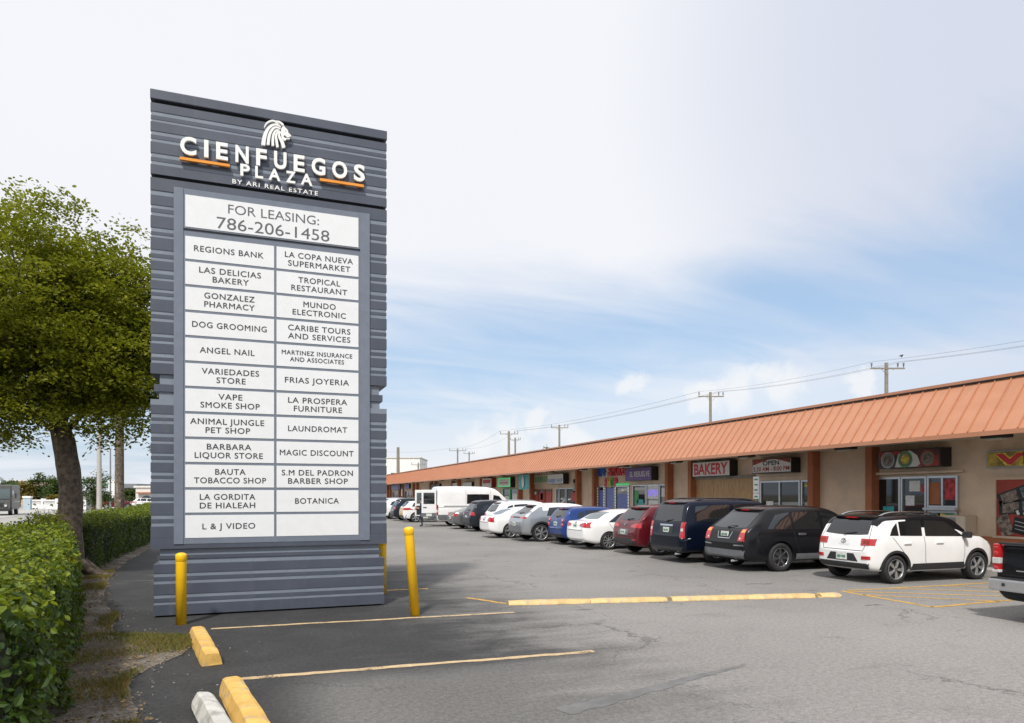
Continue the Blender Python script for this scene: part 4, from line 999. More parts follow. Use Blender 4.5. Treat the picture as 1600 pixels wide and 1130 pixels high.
        for y in (s.ro, s.ro+s.wb):
            for sx in (1, -1):
                o = link('wheel', tyre, s.root); o.location = (sx*(s.hw-tw/2-.012), y, wr); o.rotation_mode = 'ZYX'; o.rotation_euler = (0, R(90*sx), rng.uniform(0, 6.28))
                link('rim', rim, o)
    def plate(s, z, x=0, w_=.31, h=.155, p=None):
        h_, n = s.hit('rear', x, z); mb = MB(); y = h_.y-.018
        mb.b2((x-w_/2, y, z-h/2), (x+w_/2, y+.03, z+h/2), 0, .004); o = mb.build('licence_plate', M['plate'], p or s.root)
        mb = MB(); mb.b2((x-w_*.38, y-.003, z-h*.2), (x-w_*.08, y+.001, z+h*.16)); mb.b2((x+w_*.08, y-.003, z-h*.2), (x+w_*.38, y+.001, z+h*.16)); mb.ball((x, y, z), (w_*.06, .004, h*.16), 0, 8, 5)
        mb.build('plate_print', M['plateink'], o); return o
    def sides(s, wins, doors, handles, glass='glass', zlo=None):
        for sd_ in (1, -1):
            for lo, hi in wins: s.patch('side_window', M[glass], lo, hi, 'side', sd_)
            for pl in doors:
                mb = MB(); s.line(mb, pl, .011, 'side', sd_); mb.build('door_gap', M['void'], s.root)
            for (y, z) in handles:
                h, n = s.hit('side', y, z, sd_); mb = MB(); mb.box((h.x+sd_*.02, y, z), (.03, .21, .035), 0, None, .012); mb.box((h.x+sd_*.005, y, z-.002), (.012, .24, .06), 0, None, .004); mb.build('door_handle', s.handle_m, s.root)
    def mirrors(s, y, z, m):
        for sd_ in (1, -1):
            h, n = s.hit('side', y, z, sd_); mb = MB(); mb.box((h.x+sd_*.11, y-.02, z+.05), (.20, .10, .15), 0, None, .035); mb.tube([(h.x-sd_*.02, y, z), (h.x+sd_*.06, y, z+.02)], .03, 6); mb.build('mirror', m, s.root)
    def rails(s, y0, y1, x, m, rise=.055):
        for sd_ in (1, -1):
            pts = []
            for i in range(13):
                y = y0+(y1-y0)*i/12; h, n = s.hit('top', sd_*x, y); e = min(1, min(i, 12-i)/1.5); pts.append((h.x, y, h.z-.01+rise*e))
            mb = MB(); mb.tube(pts, .022, 8); mb.build('roof_rail', m, s.root)
    def rear_glass(s, xb, xt, zb, zt, m='glass', wiper=True):
        n = 8; lo = [(-xb+2*xb*i/n, zb+.03*abs(2*i/n-1)**2) for i in range(n+1)]; hi = [(-xt+2*xt*i/n, zt-.015*abs(2*i/n-1)**2) for i in range(n+1)]
        o = s.patch('rear_window', M[m], lo, hi, 'rear', 1, .006, 8, 14)
        if wiper:
            mb = MB(); p0, n0 = s.hit('rear', 0, zb+.015); p1, n1 = s.hit('rear', .30, zb+.06); mb.tube([p0+n0*.02, (p0+p1)/2+n1*.035, p1+n1*.015], .011, 5); mb.ball(p0+n0*.02, .03, 0, 8, 5); mb.build('wiper', M['blackplastic'], o)
        return o
    def spoiler(s, z, hwid, m, dy=.10, light=True):
        mb = MB(); vs = []; N_ = 16
        for i in range(N_+1):
            x = -hwid+2*hwid*i/N_; h, n = s.hit('rear', x, z); e = 1-abs(2*i/N_-1)**6*.6
            y = h.y; vs += [(x, y+.14, z+.055), (x, y-dy*e, z+.018), (x, y-dy*e+.015, z-.022), (x, y+.05, z-.04)]
        fs = [(4*i+j, 4*i+(j+1) % 4, 4*i+4+(j+1) % 4, 4*i+4+j) for i in range(N_) for j in range(4)]+[(0,1,2,3), tuple(4*N_+q for q in (3,2,1,0))]
        mb.add(vs, fs, 0, True); o = mb.build('spoiler', m, s.root, fix=True); o.data.set_sharp_from_angle(angle=R(30))
        if light:
            h, n = s.hit('rear', 0, z); mb = MB(); mb.b2((-.16, h.y-dy-.004, z-.016), (.16, h.y-dy+.02, z+.012)); mb.build('brake_light', M['redlens'], o)
    def taillight(s, lo, hi, m='redlens', name='tail_light', inner=None, off=.010):
        for sd_ in (1, -1):
            f = lambda P: [(x*sd_, z) for x, z in P]
            o = s.patch(name, M[m], f(lo), f(hi), 'rear', 1, off, 8, 18)
            if inner:
                for (m2, l2, h2) in inner: s.patch('lamp_lens', M[m2], f(l2), f(h2), 'rear', 1, off+.003, 3, 4, o)
    def badge(s, z, rx, rz, txt=None):
        h, n = s.hit('rear', 0, z); mb = MB(); pts = [(rx*math.cos(i*.3927), 0, z+rz*math.sin(i*.3927)) for i in range(17)]
        mb.tube([(x, s.hit('rear', x, zz)[0].y-.012, zz) for x, _, zz in pts], .011, 6); mb.tube([(-rx*.4, h.y-.012, z-rz*.7), (rx*.1, h.y-.013, z), (rx*.4, h.y-.012, z+rz*.7)], .010, 5); mb.build('badge', M['chrome'], s.root)
    def exhaust(s, x):
        mb = MB(); mb.lathe([(.035,-.12),(.035,.06),(.028,.06),(.028,-.1)], 14, 0, Matrix.Translation((x, .10, .27)) @ Matrix.Rotation(R(90), 4, 'X')); mb.build('exhaust_pipe', M['chrome'], s.root)
    def bumper_band(s, z0, z1, x, m, name='bumper_trim', off=.008):
        n = 10; lo = [(-x*.94+2*x*.94*i/n, z0) for i in range(n+1)]; hi = [(-x+2*x*i/n, z1) for i in range(n+1)]
        return s.patch(name, m, lo, hi, 'rear', 1, off, 5, 20)
    def arch_trim(s, m, wd=.075):
        for sd_ in (1, -1):
            for y in (s.ro, s.ro+s.wb):
                A = [(y-s.ar*1.005*math.cos(t*math.pi/14), s.wr+s.ar*1.005*math.sin(t*math.pi/14)) for t in range(15)]
                B = [(y-(s.ar+wd)*math.cos(t*math.pi/14), s.wr+(s.ar+wd)*math.sin(t*math.pi/14)) for t in range(15)]
                s.patch('arch_trim', m, A, B, 'side', sd_, .012, 2, 20)
    def sill(s, z0, z1, m, y0=None, y1=None, slant=.06, off=.012):
        a = s.ro+s.ar+.06 if y0 is None else y0; b = s.ro+s.wb-s.ar-.06 if y1 is None else y1
        for sd_ in (1, -1): s.patch('sill_trim', m, [(a, z0), (b, z0)], [(a+slant, z1), (b-slant*.6, z1)], 'side', sd_, off, 3, 12)
    def shut_rear(s, z, x, extra=None):
        mb = MB(); s.line(mb, [(-x, z), (x, z)], .012, 'rear')
        if extra:
            for pl in extra:
                s.line(mb, pl, .012, 'rear'); s.line(mb, [(-a, b) for a, b in pl], .012, 'rear')
        mb.build('tailgate_gap', M['void'], s.root)
    def front(s):
        for sd_ in (1, -1): s.patch('headlight', M['whitelens'], [(sd_*.45, .70), (sd_*.78, .74)], [(sd_*.5, .80), (sd_*.78, .86)], 'front', 1, .008, 3, 6)
        n = 6; s.patch('grille', M['blackplastic'], [(-.42+.84*i/n, .50) for i in range(n+1)], [(-.48+.96*i/n, .68) for i in range(n+1)], 'front', 1, .008, 4, 8)
    def windscreen(s, rf, cw, hood):
        zt = interp(s.top, rf)-.0; x = s.hw
        s.patch('windscreen', M['glass'], [(-x*.74, hood+.07), (0, hood+.08), (x*.74, hood+.07)], [(-x*.60, s.H-.13), (0, s.H-.12), (x*.60, s.H-.13)], 'front', 1, .006, 8, 12)
def plan_of(hw, L, r0=.86, rear=.35, nose=.60):
    return [(0,hw*(r0-.08)),(.03,hw*r0),(.12,hw*(r0+.06)),(rear,hw*.975),(rear+.5,hw),(L*.66,hw),(L-.65,hw*.965),(L-.3,hw*.90),(L-.08,hw*.74),(L,hw*nose)]
def qwin(b0, b1, t0, t1, zb, zt0, zt1, zb1=None, rnd=.0):     # four-cornered side window
    zb1 = zb if zb1 is None else zb1
    return ([(b0, zb), ((b0+b1)/2, (zb+zb1)/2), (b1, zb1)], [(t0, zt0), ((t0+t1)/2, (zt0+zt1)/2+.006), (t1, zt1)])
GC = 'cars parked nose in at the shops'
PT = {k: paint('paint_'+k, c, met, coat=.12 if max(c) < .04 else .45) for k, c, met in (('white',(.80,.80,.79),0),('black',(.008,.008,.010),.0),('navy',(.004,.0065,.017),.1),('red',(.115,.006,.012),.3),('blue',(.012,.045,.20),.25),
      ('silver',(.36,.38,.40),.6),('grey',(.17,.175,.18),.55),('dark',(.022,.026,.034),.3),('pearl',(.78,.79,.78),0),('yellow',(.58,.34,.06),0),('lightsilver',(.5,.53,.57),.5))}

# --- white small SUV, black roof
L, W, H = 4.04, 1.77, 1.555
top = suv_curves(L, W, H, 1.06, .70, .40, 2.60, 3.10, 1.03)
c = Car('parked_car', 'white compact SUV with black roof and silver roof rails parked next to the black pickup', 'car', 13.35, 12.07, GC, L, W, H, 2.52, .70, .325, top, [(0,1.09),(.5,1.07),(2.9,.99),(3.2,.97),(L,.86)], plan_of(W/2, L, .84), .155, PT['white'], .24, PT['black'])
c.handle_m = PT['white']
c.rear_glass(.63, .57, 1.075, 1.42); c.spoiler(1.475, .60, PT['black'], .09)
c.sides([qwin(.55,.80,.64,.80,1.08,1.22,1.36,1.075),qwin(.84,1.50,.86,1.54,1.075,1.385,1.415,1.06),qwin(1.60,2.78,1.63,2.28,1.055,1.415,1.375,1.03)], [[(1.55,1.05),(1.56,.50),(1.6,.38)],[(2.80,1.0),(2.78,.6),(2.72,.38)],[(.98,.62),(.72,.92),(.62,1.04)],[(1.0,.36),(2.75,.36)]], [(1.02,.90),(2.0,.90)])
c.taillight([(.50,.855),(.80,.865)], [(.49,1.005),(.80,1.01)], 'redlens', inner=[('mural',[(.56,.89),(.72,.895)],[(.56,.97),(.72,.975)])]); c.taillight([(.56,.545),(.76,.55)], [(.56,.62),(.76,.625)], 'redlens', 'reflector')
c.bumper_band(.33, .46, .74, M['blackplastic']); c.patch('number_recess', M['blackplastic'], [(-.46,.49),(.46,.49)], [(-.34,.665),(.34,.665)], 'rear', 1, .006, 3, 8)
c.plate(.585); c.badge(.945, .065, .042); c.shut_rear(.735, .58, [[(.58,.735),(.62,.86)],[(.70,1.02),(.60,1.44)]]); c.arch_trim(M['blackplastic'], .06); c.sill(.30, .44, M['blackplastic']); c.sill(.275, .298, M['chrome'], None, None, .0, .014)
t = MB(); put_text(t, 'VENUE', lambda a, b, q: Vector((a, c.hit('rear', a, .86+b)[0].y-.004-q, .86+b)), 0, 0, .30, .035, .0, None, .01, 1.8); t.build('badge_lettering', M['chrome'], c.root)
c.rails(.50, 2.35, .56, M['chrome'], .065); c.mirrors(2.80, 1.02, M['blackplastic']); c.wheels(-5, 'alum'); c.front(); c.windscreen(2.60, 3.10, 1.03)

# --- black crossover, silver lower bumper
L, W, H = 5.05, 2.0, 1.70
top = suv_curves(L, W, H, 1.08, .74, .86, 3.05, 3.85, 1.05, rear=.16)
c = Car('parked_car', 'black crossover wagon with grey lower bumper and amber topped tail lights', 'car', 12.66, 14.97, GC, L, W, H, 2.95, 1.10, .375, top, [(0,1.11),(.6,1.09),(3.6,1.02),(L,.86)], plan_of(W/2, L, .84), .24, PT['black'], .25)
c.handle_m = M['chrome']
c.rear_glass(.70, .58, 1.11, 1.52, wiper=True); c.spoiler(1.59, .58, PT['black'], .07)
c.sides([qwin(.70,1.50,1.05,1.50,1.11,1.46,1.53,1.09),qwin(1.56,2.42,1.58,2.45,1.09,1.53,1.535,1.075),qwin(2.52,3.60,2.55,3.02,1.075,1.53,1.46,1.05)], [[(1.53,1.08),(1.56,.75),(1.75,.40)],[(2.47,1.07),(2.48,.5),(2.52,.38)],[(3.62,1.02),(3.58,.38)]], [(1.78,.97),(2.75,.97)])
c.taillight([(.60,.80),(.84,.79)], [(.63,1.10),(.80,1.11)], 'redlens', inner=[('amberlens',[(.65,1.01),(.80,1.015)],[(.66,1.08),(.78,1.085)]),('whitelens',[(.65,.84),(.70,.84)],[(.65,.88),(.70,.88)])])
c.bumper_band(.36, .56, .86, M['greyplastic'], 'lower_bumper', .012); c.sill(.32, .46, M['greyplastic'], None, None, .0)
c.patch('bumper_strip', M['chrome'], [(.46,.665),(.84,.67)], [(.50,.70),(.82,.71)], 'rear', 1, .012, 2, 6); c.patch('bumper_strip', M['chrome'], [(-.46,.665),(-.84,.67)], [(-.50,.70),(-.82,.71)], 'rear', 1, .012, 2, 6)
mb = MB(); c.line(mb, [(-.30,1.02),(-.24,.85),(.24,.85),(.30,1.02)], .02, 'rear', 1, .01); mb.build('plate_surround', M['chrome'], c.root)
c.plate(.95); c.shut_rear(.73, .72, [[(.72,.73),(.66,.80)]]); c.mirrors(3.5, 1.06, PT['black']); c.wheels(7, 'chrome', rr=.66); c.exhaust(.35); c.front(); c.windscreen(3.05, 3.8, 1.06)

# --- navy full-size SUV
L, W, H = 5.13, 1.98, 1.87
top = suv_curves(L, W, H, 1.20, .78, .34, 3.00, 3.62, 1.18, rear=.10)
c = Car('parked_car', 'tall dark navy full size SUV with upright red tail lights behind the black crossover', 'car', 12.48, 17.45, GC, L, W, H, 2.95, 1.15, .40, top, [(0,1.21),(.5,1.20),(3.5,1.14),(L,1.0)], plan_of(W/2, L, .90), .15, PT['navy'], .33)
c.handle_m = PT['navy']
c.rear_glass(.74, .66, 1.20, 1.69); c.spoiler(1.76, .64, PT['navy'], .07)
c.sides([qwin(.42,1.62,.50,1.66,1.22,1.66,1.70,1.20),qwin(1.76,2.45,1.80,2.48,1.20,1.70,1.71,1.19),qwin(2.56,3.45,2.60,3.05,1.19,1.70,1.61,1.18)], [[(1.70,1.2),(1.72,.8),(1.9,.5)],[(2.5,1.2),(2.52,.45)],[(3.48,1.18),(3.45,.45)]], [(1.95,1.08),(2.75,1.08)])
c.taillight([(.76,.74),(.93,.745)], [(.76,1.19),(.91,1.20)], 'redlens', inner=[('whitelens',[(.78,.94),(.88,.94)],[(.78,1.02),(.88,1.02)])])
c.bumper_band(.50, .74, .96, PT['navy'], 'rear_bumper', .03); c.bumper_band(.40, .50, .90, M['blackplastic'], 'bumper_trim', .012)
c.patch('number_recess', M['blackplastic'], [(-.36,.86),(.36,.86)], [(-.36,1.08),(.36,1.08)], 'rear', 1, .006, 3, 6); c.patch('plate_bar', M['chrome'], [(-.34,1.07),(.34,1.07)], [(-.34,1.12),(.34,1.12)], 'rear', 1, .014, 2, 6)
c.plate(.955); c.shut_rear(.775, .72); c.mirrors(3.35, 1.22, PT['navy']); c.wheels(6, 'alum', rr=.62); c.exhaust(.5); c.front(); c.windscreen(3.0, 3.62, 1.18); c.rails(.6, 2.7, .66, M['blackplastic'], .05)

# --- dark red SUV
L, W, H = 4.48, 1.85, 1.66
top = suv_curves(L, W, H, 1.08, .74, .66, 2.75, 3.42, 1.05, rear=.16)
c = Car('parked_car', 'dark red SUV between the navy SUV and a white sedan', 'car', 12.3, 20.25, GC, L, W, H, 2.67, .91, .36, top, [(0,1.13),(.6,1.12),(3.2,1.02),(L,.88)], plan_of(W/2, L, .84), .17, PT['red'], .26)
c.handle_m = PT['red']
c.rear_glass(.66, .54, 1.14, 1.49); c.spoiler(1.555, .58, M['blackplastic'], .10)
c.sides([qwin(.75,1.05,.95,1.06,1.16,1.36,1.44,1.14),qwin(1.10,1.80,1.12,1.84,1.13,1.46,1.51,1.10),qwin(1.90,3.15,1.93,2.65,1.095,1.51,1.44,1.06)], [[(1.85,1.09),(1.87,.45)],[(3.1,1.04),(3.02,.42)]], [(1.35,.97),(2.2,.97)])
c.taillight([(.40,.92),(.86,.90)], [(.44,1.0),(.84,1.06)], 'redlens'); c.taillight([(.60,.50),(.78,.50)], [(.60,.54),(.78,.54)], 'redlens', 'reflector')
c.bumper_band(.34, .56, .78, M['blackplastic']); c.arch_trim(M['blackplastic'], .06); c.sill(.30, .42, M['blackplastic'])
c.patch('number_recess', M['greyplastic'], [(-.34,.66),(.34,.66)], [(-.30,.86),(.30,.86)], 'rear', 1, .006, 3, 6); c.plate(.76); c.badge(1.02, .06, .04); c.shut_rear(.62, .62); c.mirrors(3.0, 1.06, PT['red']); c.wheels(-5, 'alum'); c.front(); c.windscreen(2.75, 3.42, 1.05)

# --- white compact sedan
L, W, H = 4.63, 1.78, 1.455
top = sedan_curves(L, W, H, 1.0, .72, 1.02, .55, 1.42, 2.62, 3.42, .98)
c = Car('parked_car', 'white compact sedan with red lamps and many spoked wheels beside the dark red SUV', 'car', 11.82, 22.96, GC, L, W, H, 2.70, .99, .32, top, [(0,.96),(1.2,.96),(3.2,.92),(L,.82)], plan_of(W/2, L, .84), .20, PT['white'], .22)
c.handle_m = PT['white']
c.rear_glass(.60, .50, 1.09, 1.36, 'paleglass', False)
c.sides([qwin(.98,1.66,1.40,1.70,1.0,1.27,1.345,.985),qwin(1.72,2.02,1.75,2.05,.985,1.345,1.355,.98),qwin(2.12,3.16,2.15,2.62,.98,1.355,1.28,.96)], [[(2.06,.97),(2.08,.36)],[(3.12,.95),(3.05,.36)],[(1.25,.62),(1.0,.95)]], [(1.5,.84),(2.35,.84)])
c.taillight([(.36,.86),(.84,.80)], [(.40,.93),(.80,1.0)], 'redlens'); c.plate(.86, h=.15); c.badge(.97, .05, .035); c.shut_rear(.70, .62, [[(.62,.70),(.50,.86)]]); c.mirrors(2.95, .97, PT['white']); c.wheels(10, 'alum', rr=.72); c.front(); c.windscreen(2.62, 3.42, .98)
mb = MB(); h, n = c.hit('rear', .7, .45); mb.lathe([(.03,-.1),(.03,.05),(.02,.05)], 10, 0, Matrix.Translation((.55,.1,.30)) @ Matrix.Rotation(R(90), 4, 'X')); mb.build('exhaust_pipe', M['chrome'], c.root)

# --- blue hatchback
L, W, H = 4.04, 1.735, 1.52
top = suv_curves(L, W, H, 1.08, .66, .42, 2.35, 3.05, 1.03)
c = Car('parked_car', 'blue hatchback with round red lamps between a white sedan and a silver crossover', 'car', 11.75, 25.35, GC, L, W, H, 2.525, .72, .33, top, [(0,1.09),(.5,1.08),(2.9,.98),(L,.85)], plan_of(W/2, L, .84), .17, PT['blue'], .22)
c.handle_m = M['blackplastic']
c.rear_glass(.60, .52, 1.09, 1.38); c.spoiler(1.44, .55, PT['blue'], .09)
c.sides([qwin(.62,.95,.72,.96,1.10,1.27,1.35,1.09),qwin(1.0,1.62,1.02,1.66,1.085,1.36,1.385,1.06),qwin(1.72,2.85,1.75,2.25,1.055,1.385,1.33,1.03)], [[(1.67,1.05),(1.69,.4)],[(2.8,1.0),(2.75,.4)]], [(1.2,.93),(2.0,.93)])
for sd_ in (1, -1):
    for zz, rr, mk in ((.98,.085,'redlens'),(.80,.075,'redlens'),(.98,.035,'whitelens')):
        p, n = c.hit('rear', sd_*.66, zz); q = n.to_track_quat('Z', 'Y').to_matrix().to_4x4(); mb = MB(); mb.lathe([(0,.03),(rr*.6,.028),(rr,.016),(rr*1.05,-.05)] if mk == 'redlens' else [(0,.04),(rr,.036),(rr,.0)], 18, 0, Matrix.Translation(p) @ q); mb.build('tail_light', M[mk], c.root)
c.bumper_band(.34, .44, .76, M['blackplastic']); c.plate(.84); c.badge(.98, .06, .03); c.shut_rear(.64, .6); c.mirrors(2.65, 1.03, PT['blue']); c.wheels(5, 'alum'); c.front(); c.windscreen(2.35, 3.05, 1.03)

# --- silver crossover, light roof
L, W, H = 4.88, 1.95, 1.63
top = suv_curves(L, W, H, 1.13, .82, .80, 2.95, 3.85, 1.06, rear=.22)
c = Car('parked_car', 'silver electric crossover with dark arches and black star shaped wheels', 'car', 11.13, 27.81, GC, L, W, H, 3.05, .90, .375, top, [(0,1.15),(.8,1.13),(3.6,1.02),(L,.88)], plan_of(W/2, L, .84), .20, PT['silver'], .26, PT['pearl'])
c.handle_m = PT['silver']
c.rear_glass(.66, .56, 1.17, 1.48); c.spoiler(1.52, .62, M['blackplastic'], .10)
c.sides([qwin(1.15,1.98,1.30,2.02,1.10,1.44,1.47,1.07),qwin(2.08,3.5,2.11,2.90,1.065,1.47,1.41,1.04)], [[(2.03,1.05),(2.05,.45)],[(3.45,1.02),(3.38,.42)]], [(1.4,.95),(2.4,.95)])
c.taillight([(.42,1.0),(.90,.98)], [(.42,1.05),(.88,1.06)], 'redlens'); c.patch('tail_bar', M['blackplastic'], [(-.40,1.0),(.40,1.0)], [(-.40,1.05),(.40,1.05)], 'rear', 1, .008, 2, 8)
c.bumper_band(.34, .66, .84, M['greyplastic']); c.arch_trim(M['blackplastic'], .075); c.sill(.30, .44, M['blackplastic'])
c.plate(.74); c.shut_rear(.68, .7); c.mirrors(3.3, 1.06, M['blackplastic']); c.wheels(-6, 'alum', rr=.76); c.front(); c.windscreen(2.95, 3.85, 1.06)

# --- white sports sedan
L, W, H = 4.75, 1.79, 1.43
top = sedan_curves(L, W, H, 1.0, .76, 1.0, .50, 1.50, 2.60, 3.45, .96)
c = Car('parked_car', 'white sports sedan with slanted red lamps beside the silver crossover', 'car', 10.7, 30.53, GC, L, W, H, 2.85, 1.03, .34, top, [(0,.95),(1.2,.96),(3.2,.92),(L,.80)], plan_of(W/2, L, .82), .21, PT['white'], .22)
c.handle_m = PT['white']
c.rear_glass(.58, .48, 1.07, 1.33, 'paleglass', False)
c.sides([qwin(1.02,1.85,1.45,1.88,1.0,1.25,1.32,.985),qwin(1.96,3.16,2.0,2.60,.98,1.33,1.26,.96)], [[(1.92,.97),(1.95,.36)],[(3.1,.95),(3.03,.36)]], [(2.2,.86)])
c.taillight([(.52,.80),(.84,.74)], [(.54,.92),(.80,.98)], 'redlens'); c.plate(.84); c.badge(.95, .05, .03); c.shut_rear(.72, .6); c.mirrors(2.95, .98, PT['white']); c.wheels(-5, 'alum', rr=.76); c.front(); c.windscreen(2.6, 3.45, .96); c.exhaust(.5)

def simple_suv(label, u, v, col, L=4.6, W=1.84, H=1.68, lights=True, lamp='redlens', roof=None, rails=False, wheels=5):
    top = suv_curves(L, W, H, 1.10, .74, .55, 2.85, 3.5, 1.06, rear=.14)
    c = Car('parked_car', label, 'car', u, v, GC, L, W, H, 2.68, .92, .35, top, [(0,1.12),(.6,1.11),(3.2,1.02),(L,.88)], plan_of(W/2, L, .85), .18, PT[col], .25, PT[roof] if roof else None)
    c.handle_m = PT[col]
    c.rear_glass(.66, .57, 1.13, 1.50); c.spoiler(1.57, .58, M['blackplastic'], .08)
    c.sides([qwin(.66,1.08,.82,1.09,1.14,1.40,1.48,1.13),qwin(1.14,1.84,1.16,1.88,1.125,1.49,1.53,1.10),qwin(1.94,3.2,1.97,2.72,1.095,1.53,1.46,1.06)], [[(1.89,1.08),(1.91,.45)]], [(1.4,.97),(2.25,.97)])
    c.taillight([(.50,.90),(.88,.88)], [(.52,1.02),(.84,1.06)], lamp); c.bumper_band(.34, .52, .84, M['blackplastic']); c.plate(.78); c.mirrors(3.05, 1.06, PT[col]); c.wheels(wheels, 'alum'); c.front(); c.windscreen(2.85, 3.5, 1.06)
    if rails: c.rails(.7, 2.5, .58, M['chrome'], .06)
    return c
simple_suv('white SUV with roof rails half hidden behind the white sports sedan', 11.7, 33.4, 'pearl', rails=True)
simple_suv('charcoal SUV with bright red tail light between a grey coupe and a white SUV', 11.35, 36.3, 'dark', H=1.70)
# --- grey coupe
L, W, H = 4.65, 1.8, 1.40
top = sedan_curves(L, W, H, .98, .72, .98, .50, 1.55, 2.55, 3.35, .95)
c = Car('parked_car', 'metallic grey coupe beside the white van', 'car', 11.3, 39.3, GC, L, W, H, 2.85, .98, .335, top, [(0,.93),(1.2,.94),(3.2,.90),(L,.80)], plan_of(W/2, L, .82), .21, PT['grey'], .22)
c.handle_m = PT['grey']
c.rear_glass(.58, .46, 1.05, 1.30, 'paleglass', False); c.sides([qwin(1.1,1.8,1.5,1.83,.98,1.22,1.29,.965),qwin(1.9,3.08,1.93,2.55,.96,1.30,1.23,.94)], [[(1.86,.95),(1.9,.36)]], [(2.15,.85)])
c.taillight([(.46,.78),(.84,.76)], [(.48,.92),(.80,.96)], 'redlens'); c.plate(.66); c.mirrors(2.9, .95, PT['grey']); c.wheels(-5, 'alum', rr=.74); c.front(); c.windscreen(2.55, 3.35, .95); c.exhaust(.5)
# --- cars beyond the van
c = simple_suv('small white car with a yellow rear panel beyond the open van door', 10.35, 50.2, 'pearl', 4.1, 1.76, 1.58)
c.patch('rear_panel', PT['yellow'], [(-.72,.50),(.72,.50)], [(-.66,1.06),(.66,1.06)], 'rear', 1, .006, 5, 10)
simple_suv('black SUV second beyond the van, next to the yellow backed car', 10.3, 53.6, 'dark', 4.7, 1.9, 1.74)
simple_suv('white SUV third beyond the van, showing red lamps', 10.0, 57.4, 'white', 4.5, 1.84, 1.66)
simple_suv('silver SUV farthest beyond the van, partly behind the pylon sign', 10.3, 61.0, 'lightsilver', 4.7, 1.9, 1.72)

# --- white cargo van with open rear doors
L, W, H = 5.98, 2.06, 2.52
top = [(0,.62),(.02,.75),(.03,2.30),(.06,2.44),(.18,2.50),(1.0,2.52),(2.8,2.52),(3.6,2.47),(4.0,2.36),(4.75,1.62),(4.95,1.40),(5.4,1.24),(5.75,1.05),(5.93,.7),(L,.6)]
belt = [(0,1.30),(4.5,1.28),(5.0,1.15),(L,.8)]
plan = [(0,.985),(.05,1.005),(.3,1.03),(4.6,1.03),(5.3,1.0),(5.7,.90),(5.92,.74),(L,.6)]
c = Car('cargo_van', 'white high roof cargo van with both rear doors swung open', 'van', 11.55, 43.05, None, L, W, H, 3.30, 1.33, .35, top, belt, plan, .09, PT['white'], .32)
c.handle_m = M['blackplastic']
for sd_ in (1, -1):
    c.patch('side_window', M['glass'], [(1.95,1.42),(2.6,1.42),(3.45,1.42)], [(1.97,2.02),(2.6,2.03),(3.43,2.02)], 'side', sd_, .010); c.patch('side_window', M['glass'], [(3.68,1.38),(4.55,1.34)], [(3.72,1.98),(4.12,1.90)], 'side', sd_, .010)
    c.patch('sill_trim', M['greyplastic'], [(1.78,.36),(4.1,.36)], [(1.78,.66),(4.1,.66)], 'side', sd_, .012, 3, 10); c.patch('sill_trim', M['greyplastic'], [(.06,.40),(.86,.40)], [(.04,.74),(.92,.74)], 'side', sd_, .012, 3, 6)
    mb = MB(); c.line(mb, [(.45,1.27),(3.5,1.27)], .06, 'side', sd_); mb.build('rub_strip', M['greyplastic'], c.root)
    mb = MB(); c.line(mb, [(1.9,2.35),(1.88,.7)], .014, 'side', sd_); c.line(mb, [(3.55,2.3),(3.55,.5)], .014, 'side', sd_); c.line(mb, [(.06,1.20),(1.9,1.20)], .02, 'side', sd_); mb.build('door_gap', M['void'], c.root)
    mb = MB(); x = sd_*.985; mb.box((x, .03, 1.05), (.12, .10, .62), 0, None, .03); o = mb.build('tail_light', M['redlens'], c.root)
    mb = MB(); mb.box((x, .02, .98), (.124, .10, .20), 0, None, .03); mb.build('lamp_lens', M['whitelens'], o)
mb = MB(); mb.b2((-.88,-.012,.62),(.88,.012,2.28)); mb.build('cargo_opening', M['void'], c.root)
mb = MB(); mb.box((0,-.05,.50),(1.9,.16,.20),0,None,.03); mb.build('rear_bumper', M['greyplastic'], c.root)
def vdoor(hx, sg, ang):
    """rear door hinged at the body corner; sg = direction of the leaf when shut"""
    def bb(m_, x0, y0, z0, x1, y1, z1, bev=0): m_.b2((sg*x0, y0, z0), (sg*x1, y1, z1), 0, bev); return m_
    o = bb(MB(), 0, -.05, .62, .93, 0, 2.30, .02).build('rear_door', PT['white'], c.root)
    o.location = (hx, -.03, 0); o.rotation_euler = (0, 0, ang)
    bb(MB(), .12, -.058, 1.42, .82, .008, 2.12, .004).build('door_window', M['glass'] if sg < 0 else M['paleglass'], o)
    bb(MB(), .10, .002, .70, .84, .012, 1.28, .004).build('door_lining', M['blackplastic'], o)
    bb(MB(), .62, -.08, 1.19, .84, -.05, 1.23).build('door_handle', M['blackplastic'], o)
    return o
o = vdoor(.96, -1, R(89))
m_ = MB(); m_.b2((-.64,-.066,.66),(-.30,-.05,.82)); m_.build('licence_plate', M['plate'], o)
m_ = MB(); m_.b2((-.93,-.056,.625),(-.02,-.05,.86)); m_.build('door_kick_panel', M['greyplastic'], o)
vdoor(-.96, 1, R(-98))
c.mirrors(4.55, 1.5, M['blackplastic']); c.wheels(5, 'steel'); c.windscreen(3.7, 4.9, 1.42); c.front()

